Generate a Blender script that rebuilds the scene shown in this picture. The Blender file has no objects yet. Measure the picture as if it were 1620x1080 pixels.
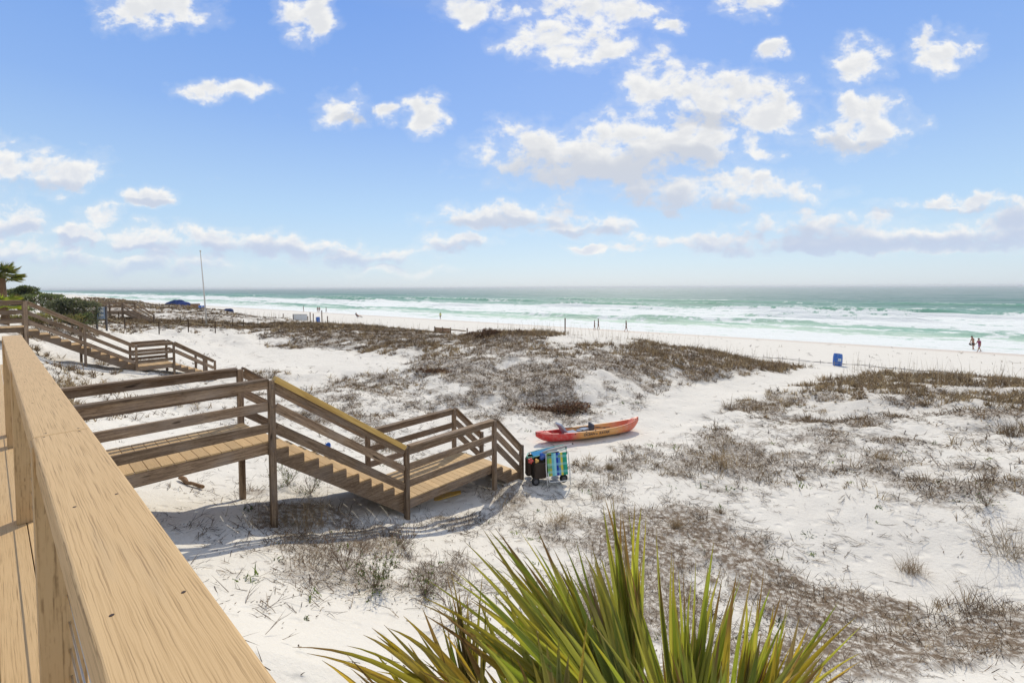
import bpy, math, random
import numpy as np
from mathutils import Matrix, Vector
rnd = random.Random(7)
R = np.random.RandomState(11)
scene = bpy.context.scene
COL = scene.collection
CH = 7.75                      # camera height over the water
FPX = 720.0; PX0, PY0 = 810.0, 479.7
PITCH, ROLL = math.radians(2.0), math.radians(0.24)
Mcam = (Matrix.Rotation(math.pi/2-PITCH, 3, 'X') @ Matrix.Rotation(-ROLL, 3, 'Z'))
MC = np.array(Mcam)

# ------------------------------------------------------------------ helpers
def ray(px, py):
    d = MC @ np.array([(px-PX0)/FPX, -(py-PY0)/FPX, -1.0])
    return d
def at(px, py, Y):
    d = ray(px, py); k = Y/d[1]
    return Vector((d[0]*k, Y, d[2]*k+CH))
def atz(px, py, zrel):
    d = ray(px, py); k = zrel/d[2]
    return Vector((d[0]*k, d[1]*k, zrel+CH))
def project(X, Y, Z):
    P = np.stack([X, Y, Z-CH], -1) @ MC
    w = np.maximum(-P[..., 2], 1e-3)
    return PX0+FPX*P[..., 0]/w, PY0-FPX*P[..., 1]/w
def sstep(a, b, x):
    t = np.clip((x-a)/(b-a), 0, 1); return t*t*(3-2*t)
def hash2(ix, iy, seed):
    n = (ix.astype(np.int64)*374761393 + iy.astype(np.int64)*668265263 + seed*974711) & 0x7fffffff
    n = ((n ^ (n >> 13))*1274126177) & 0x7fffffff
    return ((n ^ (n >> 16)) & 0xffff)/65535.0
def vnoise(x, y, seed=0):
    ix, iy = np.floor(x), np.floor(y); fx, fy = x-ix, y-iy
    fx = fx*fx*(3-2*fx); fy = fy*fy*(3-2*fy)
    a, b = hash2(ix, iy, seed), hash2(ix+1, iy, seed)
    c, d = hash2(ix, iy+1, seed), hash2(ix+1, iy+1, seed)
    return (a*(1-fx)+b*fx)*(1-fy)+(c*(1-fx)+d*fx)*fy
def fbm(x, y, o=4, seed=0, g=0.5):
    s, a, n = 0, 1.0, 0
    for k in range(o):
        s = s+a*vnoise(x*2**k+17.3*k, y*2**k-9.1*k, seed+k); n += a; a *= g
    return s/n
SN = np.array([.6239, .7815]); ST = np.array([-.7815, .6239])   # toward the sea, along the shore

# ------------------------------------------------------------------ terrain
CP = [(500,1000,-3.35),(430,1000,-3.1),(450,1070,-2.95),(431,877,-3.57),(378,802,-3.67),(260,813,-3.46),(292,898,-3.36),(499,871,-3.97),(780,817,-4.83),(730,841,-4.80),(431,838,-3.82),(378,793,-3.89),(300,770,-3.72),(250,720,-3.62),(100,620,-3.4),(66,565,-3.0),
(152,578,-3.62),(222,582,-3.9),(274,590,-4.2),(350,596,-4.7),(200,640,-4.1),(250,660,-4.1),(330,700,-4.0),(0,560,-2.3),(20,530,-2.1),
(648,832,-4.67),(784,787,-4.98),(823,764,-5.0),(860,765,-5.02),(850,695,-5.1),(1000,668,-5.1),(1040,650,-5.1),(1150,615,-5.2),(1260,597,-5.5),
(620,660,-4.9),(560,690,-4.8),(500,620,-4.9),(450,570,-4.9),(330,560,-4.8),(600,560,-4.9),(400,590,-4.85),(640,535,-4.8),
(700,640,-4.9),(700,600,-4.6),(700,560,-4.3),(640,529,-4.95),(700,535,-4.95),(728,534,-4.85),(765,531,-4.15),(780,530,-3.98),(830,529,-3.9),(900,538,-3.95),(1000,549,-4.15),(1100,564,-4.45),
(1200,579,-4.95),(1255,590,-5.4),(900,600,-4.3),(1000,600,-4.35),(900,650,-4.95),(1050,632,-4.95),(1150,600,-4.9),
(560,522,-4.95),(500,517,-5.0),(450,512,-5.1),(350,520,-4.5),(450,530,-4.7),(550,540,-4.75),(300,490,-3.95),(200,480,-3.7),(250,500,-4.1),
(200,500,-3.75),(200,521,-3.75),(327,515,-4.2),(110,505,-2.6),(40,500,-1.9),(0,490,-1.6),(100,480,-3.0),(20,470,-1.8),
(1110,642,-5.0),(1200,624,-4.9),(1330,596,-5.2),(1400,600,-4.9),(1500,603,-4.8),(1619,611,-4.6),(1200,680,-4.9),(1300,660,-4.6),
(1450,640,-4.4),(1600,660,-4.1),(1300,760,-4.6),(1500,700,-4.3),(1610,820,-4.2),(1450,800,-4.5),(1100,740,-4.9),(960,760,-5.0),
(1000,830,-5.0),(1150,860,-5.0),(1300,900,-4.95),(1450,930,-4.8),(1610,960,-4.6),(1300,1060,-4.6),(1610,1075,-4.4),(900,900,-4.7),
(750,900,-4.45),(650,950,-4.05),(1000,1070,-4.3),(600,1070,-3.4),(700,700,-4.85),(740,760,-4.9),(560,760,-4.35),(480,790,-4.0),(560,860,-4.25)]
pts = np.array([list(atz(*c)) for c in CP])
def dom(X, Y):
    r = np.clip(np.hypot(X, Y), 4.0, 200.0)
    th = np.clip(np.arctan2(X, np.maximum(Y, 1e-6)*1.0), -.95, .95)
    th = np.where(Y < 0, np.sign(X)*.95, th)
    return np.stack([th*1.6, np.log(r)], -1)
Q = dom(pts[:,0], pts[:,1]); NQ = len(Q)
def tps(r2): return 0.5*r2*np.log(r2+1e-9)
A = np.zeros((NQ+3, NQ+3)); d2 = ((Q[:,None]-Q[None])**2).sum(-1)
A[:NQ,:NQ] = tps(d2)+np.eye(NQ)*.004; A[:NQ,NQ] = 1; A[:NQ,NQ+1:] = Q; A[NQ,:NQ] = 1; A[NQ+1:,:NQ] = Q.T
wts = np.linalg.solve(A, np.concatenate([pts[:,2]-CH, [0,0,0]]))
def dune_h(X, Y):
    q = dom(X, Y); out = np.empty(X.shape); qf = q.reshape(-1, 2); of = out.reshape(-1)
    for i in range(0, len(qf), 20000):
        b = qf[i:i+20000]; d = ((b[:,None]-Q[None])**2).sum(-1)
        of[i:i+20000] = tps(d)@wts[:NQ]+wts[NQ]+b@wts[NQ+1:]
    return np.clip(of.reshape(X.shape), -5.6, -1.2)
BS = [0,30,36,40,48,60,70,76,90,120,300]; BZ = [-5,-5.3,-5.65,-5.8,-6.15,-6.75,-7.3,-7.78,-8.6,-10,-12]
def terrain(X, Y):
    X = np.asarray(X, float); Y = np.asarray(Y, float)
    s = X*SN[0]+Y*SN[1]; t = X*ST[0]+Y*ST[1]
    w = sstep(34, 39.5, s+2.0*(fbm(t/9, s/9, 2, 5)-.5))
    du = dune_h(X, Y)
    r = np.hypot(X, Y)
    ppx, ppy = project(X, Y, du+CH)
    nop = np.where(Y > 1, np.clip(blobs(NOVEG, ppx, ppy), 0, 1), 0)
    amp = (.26+.60*sstep(13, 20, r)*sstep(70, 50, r))*(1-.75*nop)
    amp = amp*(1-.6*sstep(26, 30, s))
    rough = (fbm(X/2.3, Y/2.3, 4, 3)-.5)*amp+(fbm(X/.55, Y/.55, 3, 9)-.5)*.05*(1+sstep(13, 20, r)*(1-nop))
    big = (fbm(X/9, Y/9, 3, 21)-.5)*np.clip((r-30)/40, 0, 1)*1.1
    smooth_path = 1.0
    b = np.interp(s, BS, BZ)+(fbm(t/14, s/5, 3, 31)-.5)*.10*sstep(80, 60, s)+(fbm(X/.9,Y/.9,2,6)-.5)*.03
    z = (du+rough+big)*(1-w)+b*w
    return z+CH
def tz(x, y): return float(terrain(np.array([x]), np.array([y]))[0])
def ground(px, py):
    """where the ray through a pixel meets the ground"""
    d = ray(px, py); k = np.exp(np.linspace(math.log(3), math.log(900), 900))
    X, Y, Z = d[0]*k, d[1]*k, d[2]*k+CH
    T = terrain(X, Y); hit = np.nonzero(Z <= T)[0]
    i = hit[0] if len(hit) else len(k)-1
    if i > 0:
        a, b = Z[i-1]-T[i-1], T[i]-Z[i]; f = a/(a+b+1e-9); kk = k[i-1]*(1-f)+k[i]*f
    else: kk = k[0]
    x, y = d[0]*kk, d[1]*kk
    return Vector((x, y, tz(x, y)))

# ------------------------------------------------------------------ node material helper
def mat(name, color=(.5,.5,.5), rough=.7, spec=.3, build=None, metal=0.0):
    m = bpy.data.materials.new(name); m.use_nodes = True; nt = m.node_tree
    b = nt.nodes['Principled BSDF']
    b.inputs['Base Color'].default_value = (*color, 1); b.inputs['Roughness'].default_value = rough
    b.inputs['Specular IOR Level'].default_value = spec; b.inputs['Metallic'].default_value = metal
    if build: build(NT(nt), b)
    return m
class NT:
    def __init__(s, nt): s.nt = nt
    def n(s, t, **k):
        o = s.nt.nodes.new(t)
        for a, v in k.items(): setattr(o, a, v)
        return o
    def l(s, a, b): s.nt.links.new(a, b)
    def put(s, sock, v):
        if hasattr(v, 'is_linked') or isinstance(v, bpy.types.NodeSocket): s.l(v, sock)
        elif v is not None: sock.default_value = v
    def math(s, op, a, b=None, c=None, clamp=False):
        o = s.n('ShaderNodeMath', operation=op, use_clamp=clamp)
        for i, v in enumerate((a, b, c)): s.put(o.inputs[i], v)
        return o.outputs[0]
    def vm(s, op, a, b=None):
        o = s.n('ShaderNodeVectorMath', operation=op)
        s.put(o.inputs[0], a)
        if b is not None: s.put(o.inputs[1], b)
        return o.outputs['Value'] if op in ('DOT_PRODUCT','LENGTH') else o.outputs[0]
    def noise(s, vec, scale=5, detail=4, rough=.5, dist=0.0):
        o = s.n('ShaderNodeTexNoise'); s.l(vec, o.inputs['Vector'])
        o.inputs['Scale'].default_value = scale; o.inputs['Detail'].default_value = detail
        o.inputs['Roughness'].default_value = rough; o.inputs['Distortion'].default_value = dist
        return o.outputs['Fac']
    def ramp(s, fac, stops, interp='LINEAR'):
        o = s.n('ShaderNodeValToRGB'); e = o.color_ramp.elements; o.color_ramp.interpolation = interp
        while len(e) < len(stops): e.new(.5)
        for i, (p, c) in enumerate(stops):
            e[i].position = p; e[i].color = (*c, 1) if len(c) == 3 else c
        s.l(fac, o.inputs[0]); return o.outputs[0]
    def mrange(s, v, a, b, c=0.0, d=1.0, smooth=False):
        o = s.n('ShaderNodeMapRange'); o.interpolation_type = 'SMOOTHSTEP' if smooth else 'LINEAR'
        s.put(o.inputs[0], v)
        for i, x in enumerate((a, b, c, d)): s.put(o.inputs[i+1], x)
        return o.outputs[0]
    def mix(s, f, a, b, blend='MIX'):
        o = s.n('ShaderNodeMix', data_type='RGBA', blend_type=blend)
        s.put(o.inputs['Factor'], f)
        for k, v in (('A', a), ('B', b)):
            sock = [i for i in o.inputs if i.name == k and i.type == 'RGBA'][0]
            s.put(sock, (*v, 1) if isinstance(v, tuple) and len(v) == 3 else v)
        return [i for i in o.outputs if i.type == 'RGBA'][0]
    def scale(s, vec, v):
        o = s.n('ShaderNodeVectorMath', operation='MULTIPLY'); s.l(vec, o.inputs[0]); o.inputs[1].default_value = v
        return o.outputs[0]
    def attr(s, name, out='Vector'):
        o = s.n('ShaderNodeAttribute'); o.attribute_name = name; return o.outputs[out]
    def bump(s, b, h, strength=.5, dist=.01):
        o = s.n('ShaderNodeBump'); s.l(h, o.inputs['Height']); o.inputs['Strength'].default_value = strength
        o.inputs['Distance'].default_value = dist; s.l(o.outputs[0], b.inputs['Normal'])
    def objco(s): return s.n('ShaderNodeTexCoord').outputs['Object']

# ------------------------------------------------------------------ mesh builder
class MB:
    def __init__(s): s.v, s.f, s.g, s.c = [], [], [], []
    def add(s, verts, faces, g=None, c=(1,1,1)):
        o = len(s.v); s.v += [tuple(x) for x in verts]; s.f += [tuple(i+o for i in f) for f in faces]
        s.g += [tuple(x) for x in (g if g is not None else verts)]
        s.c += [c]*len(verts) if isinstance(c[0], (int, float)) else list(c)
        return s
    def box(s, c, ax, ay, az, tone=None):
        """box centred at c with half vectors; grain runs along ax"""
        c, ax, ay, az = map(Vector, (c, ax, ay, az)); off = Vector((rnd.uniform(0,90), rnd.uniform(0,90), rnd.uniform(0,90)))
        V, G = [], []
        for i in (-1,1):
            for j in (-1,1):
                for k in (-1,1):
                    V.append(c+ax*i+ay*j+az*k); G.append(off+Vector((ax.length*i, ay.length*j, az.length*k)))
        F = [(0,1,3,2),(4,6,7,5),(0,4,5,1),(2,3,7,6),(0,2,6,4),(1,5,7,3)]
        if ax.cross(ay).dot(az) < 0: F = [f[::-1] for f in F]
        t = tone if tone is not None else rnd.uniform(.66, 1.22)
        if not isinstance(t, tuple): t = (t, t, t)
        return s.add(V, F, G, t)
    def beam(s, p0, p1, w, h, up=(0,0,1), tone=None):
        """board from p0 to p1: w = width sideways, h = height along 'up'"""
        p0, p1 = Vector(p0), Vector(p1); ax = (p1-p0)/2; up = Vector(up)
        side = ax.cross(up).normalized(); upv = side.cross(ax).normalized()
        return s.box((p0+p1)/2, ax, side*w/2, upv*h/2, tone)
    def tube(s, P, r, n=8, cap=True, c=(1,1,1)):
        P = [Vector(p) for p in P]; r = r if isinstance(r, (list, tuple)) else [r]*len(P)
        V, F, G = [], [], []
        for i, p in enumerate(P):
            d = (P[min(i+1, len(P)-1)]-P[max(i-1, 0)]).normalized()
            a = d.cross(Vector((0,0,1)) if abs(d.z) < .95 else Vector((1,0,0))).normalized(); b = d.cross(a)
            for k in range(n):
                t = 2*math.pi*k/n; V.append(p+(a*math.cos(t)+b*math.sin(t))*r[i])
                G.append((p.x*.3+i*.1, r[i]*math.cos(t), r[i]*math.sin(t)))
        for i in range(len(P)-1):
            for k in range(n):
                k2 = (k+1) % n; F.append((i*n+k, i*n+k2, (i+1)*n+k2, (i+1)*n+k))
        if cap: F += [tuple(range(n))[::-1], tuple(range((len(P)-1)*n, len(P)*n))]
        return s.add(V, F, None, c)
    def lathe(s, prof, n=24, c=(1,1,1), M=None):
        V, F = [], []
        for (r, z) in prof:
            for k in range(n):
                t = 2*math.pi*k/n; v = Vector((r*math.cos(t), r*math.sin(t), z)); V.append(M@v if M else v)
        for i in range(len(prof)-1):
            for k in range(n):
                k2 = (k+1) % n; F.append((i*n+k, i*n+k2, (i+1)*n+k2, (i+1)*n+k))
        F += [tuple(range(n))[::-1], tuple(range((len(prof)-1)*n, len(prof)*n))]
        return s.add(V, F, None, c)
    def build(s, name, m, parent=None, smooth=False, org=None, bevel=0):
        if org is None and parent is not None: org = parent.get('_o')
        o3 = Vector(org) if org is not None else Vector((0,0,0))
        me = bpy.data.meshes.new(name); me.from_pydata([(v[0]-o3.x, v[1]-o3.y, v[2]-o3.z) for v in s.v], [], s.f)
        a = me.attributes.new('gr', 'FLOAT_VECTOR', 'POINT'); a.data.foreach_set('vector', np.array(s.g, dtype=np.float32).ravel())
        ca = me.attributes.new('Col', 'FLOAT_COLOR', 'POINT')
        ca.data.foreach_set('color', np.array([(*c, 1) for c in s.c], dtype=np.float32).ravel())
        me.materials.append(m)
        if smooth: me.polygons.foreach_set('use_smooth', [True]*len(me.polygons))
        o = bpy.data.objects.new(name, me); COL.objects.link(o)
        if parent is not None: o.parent = parent
        elif org is not None: o.location = o3
        if bevel:
            b = o.modifiers.new('bevel', 'BEVEL'); b.width = bevel; b.segments = 2; b.limit_method = 'ANGLE'
        return o
def tag(o, label=None, cat=None, group=None, kind=None):
    if label: o['label'] = label
    if cat: o['category'] = cat
    if group: o['group'] = group
    if kind: o['kind'] = kind
    return o
def thing(name, loc, label, cat, group=None):
    """Empty at the thing's base; world-space meshes built under it are stored relative to it"""
    o = bpy.data.objects.new(name, None); COL.objects.link(o); o.location = loc
    o.empty_display_size = .2; o['_o'] = tuple(float(x) for x in loc)
    return tag(o, label, cat, group)
def npmesh(name, V, F, m, col=None, kind=None, smooth=False, parent=None):
    """fast mesh from numpy arrays; F is (n,k)"""
    me = bpy.data.meshes.new(name); V = np.asarray(V, np.float32); F = np.asarray(F, np.int32)
    me.vertices.add(len(V)); me.vertices.foreach_set('co', V.ravel())
    k = F.shape[1]; me.loops.add(F.size); me.loops.foreach_set('vertex_index', F.ravel())
    me.polygons.add(len(F)); me.polygons.foreach_set('loop_start', np.arange(0, F.size, k, dtype=np.int32))
    if smooth: me.polygons.foreach_set('use_smooth', np.ones(len(F), bool))
    if col is not None:
        ca = me.attributes.new('Col', 'FLOAT_COLOR', 'POINT')
        ca.data.foreach_set('color', np.concatenate([col, np.ones((len(col),1))], 1).astype(np.float32).ravel())
    me.update(calc_edges=True); me.validate()
    me.materials.append(m)
    o = bpy.data.objects.new(name, me); COL.objects.link(o)
    if parent is not None: o.parent = parent
    if kind: o['kind'] = kind
    return o

# ------------------------------------------------------------------ materials
def b_weather(N, b):
    g = N.attr('gr'); c = N.attr('Col', 'Color')
    n1 = N.noise(N.scale(g, (1.6, 22, 22)), 1.6, 6, .6, .6)
    n2 = N.noise(N.scale(g, (6, 60, 60)), 3, 3, .6)
    n3 = N.noise(g, 2.2, 3, .5)
    kn = N.noise(N.scale(g, (1, 3.5, 3.5)), 2.6, 1, .3)
    col = N.ramp(n1, [(.22,(.075,.048,.03)),(.45,(.215,.145,.092)),(.6,(.32,.225,.145)),(.78,(.44,.335,.235))])
    col = N.mix(N.mrange(n2, .55, .7), col, (.06,.04,.028))
    col = N.mix(N.mrange(n3, .45, .75, 0, .6), col, (.30,.25,.21))
    col = N.mix(N.mrange(kn, .76, .80, 0, .8), col, (.035,.02,.012))
    col = N.mix(1.0, col, c, 'MULTIPLY')
    N.l(col, b.inputs['Base Color']); N.bump(b, N.math('ADD', n1, n2), .6, .004)
M_WEATHER = mat('weathered_wood', rough=.85, spec=.2, build=b_weather)
def b_newwood(N, b):
    g = N.attr('gr')
    n1 = N.noise(N.scale(g, (1.0, 16, 16)), 1.8, 5, .6, .8)
    kn = N.noise(N.scale(g, (1, 4, 4)), 2.3, 1, .3)
    col = N.ramp(n1, [(.3,(.42,.25,.07)),(.5,(.62,.40,.12)),(.75,(.74,.52,.19))])
    col = N.mix(N.mrange(kn, .74, .8, 0, .85), col, (.16,.07,.02))
    N.l(col, b.inputs['Base Color']); N.bump(b, n1, .3, .002)
M_NEWWOOD = mat('new_yellow_pine', rough=.6, spec=.3, build=b_newwood)
def b_comp(N, b):
    g = N.attr('gr'); c = N.attr('Col', 'Color')
    w = N.noise(N.scale(g, (7, 22, 6)), 2.6, 2, .5)
    cmb = N.n('ShaderNodeCombineXYZ'); N.l(N.math('MULTIPLY', w, 1.7), cmb.inputs[1])
    warped = N.vm('ADD', N.scale(g, (4.5, 430, 120)), cmb.outputs[0])
    n1 = N.noise(warped, 1.0, 2, .55, 0)
    n2 = N.noise(N.scale(g, (1.2, 9, 9)), 1.2, 4, .5)
    n4 = N.noise(g, 190, 2, .5)
    col = N.ramp(n1, [(.30,(.30,.19,.09)),(.42,(.53,.35,.17)),(.54,(.62,.42,.215))])
    col = N.mix(N.mrange(n2, .3, .7, 0, .35), col, (.57,.37,.18))
    st = N.noise(N.scale(g, (1.3, 12, 6)), .8, 4, .6)
    col = N.mix(N.mrange(st, .62, .78, 0, .22), col, (.30,.25,.18))
    col = N.mix(N.mrange(n4, .55, .8, 0, .06), col, (.32,.19,.09))
    col = N.mix(1.0, col, c, 'MULTIPLY')
    N.l(col, b.inputs['Base Color']); N.bump(b, n1, .5, .0012)
M_COMP = mat('composite_board', rough=.62, spec=.25, build=b_comp)
def b_attr(N, b): N.l(N.attr('Col', 'Color'), b.inputs['Base Color'])
M_COL = mat('painted_plain', rough=.55, spec=.3, build=b_attr)
M_FABRIC = mat('woven_fabric', rough=.95, spec=.1, build=b_attr)
def b_plastic(N, b):
    n = N.noise(N.objco(), 9, 4, .6); c = N.mix(N.mrange(n, .45, .8, 0, .35), N.attr('Col','Color'), (.55,.5,.45))
    N.l(c, b.inputs['Base Color']); b.inputs['Roughness'].default_value = .38
M_PLASTIC = mat('moulded_plastic', rough=.4, spec=.5, build=b_plastic)
M_STEEL = mat('steel', (.55,.55,.56), .3, .5, metal=1.0)
M_DARKMET = mat('dark_metal', (.04,.04,.045), .5, .4)
M_SKIN = mat('skin', (.42,.23,.15), .6, .3)
def b_leaf(N, b):
    c = N.attr('Col', 'Color'); N.l(c, b.inputs['Base Color'])
    tr = N.n('ShaderNodeBsdfTranslucent'); N.l(N.mix(1.0, c, (1.5,1.5,.8), 'MULTIPLY'), tr.inputs[0])
    mx = N.n('ShaderNodeMixShader'); mx.inputs[0].default_value = .56
    out = [x for x in N.nt.nodes if x.type == 'OUTPUT_MATERIAL'][0]
    N.l(b.outputs[0], mx.inputs[1]); N.l(tr.outputs[0], mx.inputs[2]); N.l(mx.outputs[0], out.inputs[0])
M_LEAF = mat('leaf', rough=.5, spec=.35, build=b_leaf)
def b_veg(N, b):
    c = N.attr('Col', 'Color'); N.l(c, b.inputs['Base Color'])
    tr = N.n('ShaderNodeBsdfTranslucent'); N.l(N.mix(1.0, c, (1.15,1.05,.9), 'MULTIPLY'), tr.inputs[0])
    mx = N.n('ShaderNodeMixShader'); mx.inputs[0].default_value = .2
    out = [x for x in N.nt.nodes if x.type == 'OUTPUT_MATERIAL'][0]
    N.l(b.outputs[0], mx.inputs[1]); N.l(tr.outputs[0], mx.inputs[2]); N.l(mx.outputs[0], out.inputs[0])
M_VEG = mat('dry_plant', rough=.9, spec=.08, build=b_veg)

def b_sand(N, b):
    P = N.objco(); s = N.vm('DOT_PRODUCT', P, (SN[0], SN[1], 0)); t = N.vm('DOT_PRODUCT', P, (ST[0], ST[1], 0))
    n1 = N.noise(P, 1.4, 5, .6); n2 = N.noise(P, 14, 5, .65); n3 = N.noise(P, 90, 3, .6)
    col = N.mix(n1, (.70,.645,.57), (.80,.75,.67))
    col = N.mix(N.mrange(n3, .5, .75, 0, .25), col, (.60,.55,.49))
    dirt = N.attr('Col', 'Color')
    sep = N.n('ShaderNodeSeparateColor'); N.l(dirt, sep.inputs[0])
    dm = N.math('MULTIPLY', sep.outputs[0], N.mrange(N.noise(P, 9, 6, .75), .36, .54))
    col = N.mix(N.math('MULTIPLY', dm, .92), col, (.155,.105,.065))
    speck = N.math('MULTIPLY', N.mrange(N.noise(P, 36, 3, .7), .67, .72), N.mrange(sep.outputs[1], .0, 1., .25, 1.0))
    col = N.mix(N.math('MULTIPLY', speck, .75), col, (.14,.10,.07))
    # damp strip along the water
    cs = N.n('ShaderNodeCombineXYZ'); N.l(N.math('MULTIPLY', t, .05), cs.inputs[0])
    sw = N.math('ADD', s, N.mrange(N.noise(cs.outputs[0], 1.0, 3, .5), 0, 1, -4, 4))
    wet = N.math('MULTIPLY', N.mrange(sw, 66.5, 70.5, smooth=True), .75)
    col = N.mix(wet, col, (.60,.50,.42))
    N.l(col, b.inputs['Base Color']); N.l(N.mrange(wet, 0, 1, .95, .55), b.inputs['Roughness'])
    vor = N.n('ShaderNodeTexVoronoi'); vor.inputs['Scale'].default_value = 3.3; vor.feature = 'SMOOTH_F1'; N.l(P, vor.inputs['Vector'])
    h = N.math('ADD', N.math('MULTIPLY', n2, .5), N.math('MULTIPLY', n3, .12))
    h = N.math('ADD', h, N.mrange(vor.outputs['Distance'], .05, .30, 0, .75, True))
    N.bump(b, h, .6, .07)
M_SAND = mat('white_sand', rough=.95, spec=.1, build=b_sand)
SKYDONE = True
# ------------------------------------------------------------------ vegetation masks: (px, py, rx, ry, density)
MD = [(270,500,160,20,.6),(180,484,90,10,.4),(420,505,90,14,.5),(1050,850,130,55,1),(1180,905,160,62,1),(1350,975,180,62,1),(1520,1015,170,65,.95),(1300,1040,220,60,.8),(1600,1050,140,80,.8),(1060,950,150,80,.7),(960,880,90,60,.5),
(790,540,70,20,1),(700,580,100,30,.5),(900,600,160,40,.72),(1050,575,170,28,.8),(1000,625,110,28,.6),(760,640,120,32,.6),(900,648,110,22,.9),(1180,585,90,18,.6),(650,625,60,30,.45),
(560,640,90,45,.62),(480,620,100,30,.4),(640,600,80,25,.5),(560,528,160,12,.8),(450,516,110,10,.6),(350,508,120,9,.5),(640,540,90,14,.8),(500,545,90,10,.5),(700,548,60,12,.6),
(250,505,90,8,.6),(300,492,90,6,.5),(1400,640,140,26,.5),(1230,640,90,16,.8),(1550,665,120,24,.7),(1330,660,100,16,.6),(1450,690,160,24,.58),
(1300,720,300,60,.50),(1500,760,200,60,.44),(1150,700,120,40,.46),(1250,790,120,30,.3),(560,850,150,22,.55),(480,815,70,25,.8),(700,830,90,22,.6),(820,790,60,20,.4),(600,900,130,45,.35),(960,735,70,30,.45),(620,760,60,25,.35),
(750,600,60,20,.5),(850,560,70,18,.45),(600,690,80,22,.45),(930,770,80,40,.25),(880,840,80,50,.35),(420,780,60,25,.3),(60,525,90,14,.5)]
MT = [(1350,975,190,60,.5),(1050,850,110,50,.4),(1600,612,90,20,1),(1400,606,120,14,.9),(1300,740,300,60,.22),(100,600,70,22,.8),(200,612,90,16,.6),(150,580,60,14,.6),(1500,625,180,30,1),(1350,640,120,24,.6),(1580,660,90,26,.9),(1060,600,130,30,.5),(880,560,110,20,.6),(720,560,60,14,.5),(1550,1010,120,50,.6),(1150,870,90,40,.45),(1450,612,220,20,1),(1560,635,150,24,.9),(1620,668,120,22,.8),(1200,634,100,14,.6),(1120,575,160,14,.8),(950,548,110,8,.9),(1080,560,110,9,.9),(1200,580,80,10,.9),(560,515,110,8,.8),(830,528,80,8,.8),
(90,592,80,22,.7),(180,600,120,26,.5),(260,625,130,26,.4),(110,560,60,20,.6),(150,640,90,22,.4),(560,560,110,12,.3),(1400,650,160,22,.4),(1310,1010,160,50,.45),(1500,1000,150,60,.3),(1080,830,60,40,.4),(960,740,60,30,.5),
(1120,790,70,30,.25),(1000,600,120,30,.35),(300,482,150,6,.8),(190,476,120,5,.9),(1600,880,50,50,.3),(560,610,120,25,.25),(430,596,60,8,.4),(860,790,60,20,.4),(700,560,60,15,.4),(1300,690,140,24,.25),(460,800,60,30,.35),(250,520,120,8,.3),(20,560,80,20,.5)]
ML = [(1350,760,330,70,.9),(1300,740,340,100,.7),(1500,830,220,100,.45),(1100,740,140,80,.6),(700,950,220,120,.4),(450,900,150,80,.45),(800,860,160,60,.8),(620,720,160,60,.5),(640,640,200,60,.6),(900,620,300,60,.7),(350,620,200,60,.4),(560,850,200,40,.8),(950,780,120,60,.6),(280,790,90,30,.35),(500,540,220,25,.5),(1200,950,300,150,.8),(1450,640,250,50,.6),(340,830,110,28,.7)]
NOVEG = [(1040,665,60,22,1.2),(1000,672,70,14,1.2),(1085,640,60,16,1.3),(1130,622,80,15,1.3),(1190,608,70,10,1.2),(1230,600,70,9,1.2),(980,690,80,18,1.1),(860,720,60,16,1.1),(920,716,60,14,1.1),(560,575,100,14,.8),(440,568,130,18,1.3),(300,560,60,14,1.0),(1450,900,170,45,.7),(1250,800,90,35,.5),(600,1020,150,50,.5),(1300,590,60,8,1.1)]
def blobs(L, px, py):
    o = np.zeros(px.shape)
    for (cx, cy, rx, ry, d) in L:
        r2 = ((px-cx)/rx)**2+((py-cy)/ry)**2
        o = np.maximum(o, d*np.clip(1.35-r2, 0, 1))
    return o
def masks(X, Y, Z):
    px, py = project(X, Y, Z)
    s = X*SN[0]+Y*SN[1]
    jx = (fbm(X/1.1, Y/1.1, 3, 41)-.5)*60*np.clip(12/np.hypot(X,Y),.3,1.5); jy = (fbm(X/1.1, Y/1.1, 3, 51)-.5)*26*np.clip(14/np.hypot(X,Y),.2,1.6)
    px2, py2 = px+jx, py+jy
    off = (px < -60) | (px > 1680) | (Y < 1) | (py > 1130)
    no = blobs(NOVEG, px2, py2)
    land = sstep(38.5, 36.5, s)
    D = np.where(off, .35, np.clip(blobs(MD, px2, py2)-no, 0, 1))*land
    T = np.where(off, .3, np.clip(blobs(MT, px2, py2)-no, 0, 1))*land
    L = np.where(off, .4, np.clip(np.maximum(blobs(ML, px2, py2), .06)-no*1.1, 0, 1))*sstep(42, 37, s)
    return D, T, L

# ------------------------------------------------------------------ ground sheet
nf = 560; th = np.concatenate([np.radians(np.linspace(-66, 66, nf)), np.radians(np.linspace(66, 294, 60))[1:-1]])
rr = np.concatenate([[.6, 1.3], np.geomspace(2.4, 60, 470), np.geomspace(60, 5000, 260)[1:]])
TH, RR = np.meshgrid(th, rr); GX, GY = np.sin(TH)*RR, np.cos(TH)*RR
GZ = terrain(GX, GY)
gD, gT, gL = masks(GX, GY, GZ)
def cdark(X, Y, D):
    r__ = np.hypot(X, Y); mid = .036*sstep(13, 17, r__)*sstep(50, 38, r__)
    n_ = .40*fbm(X/1.9, Y/1.9, 4, 300, .66)+.38*fbm(X/.62, Y/.62, 3, 305, .6)+.22*fbm(X/6.0, Y/6.0, 3, 310, .6)
    return sstep(.545-.20*D+mid, .580-.20*D+mid, n_)*(D > .03)
gC = cdark(GX, GY, gD); hump = ((fbm(GX/.35, GY/.35, 2, 77)-.45)*.045+gC*.05)*np.clip(gD+gT*.7, 0, 1)*(RR < 60)
GZ2 = GZ+hump
nr_, nc = GX.shape
idx = np.arange(nr_*nc).reshape(nr_, nc); nx = np.roll(idx, -1, 1)
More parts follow.
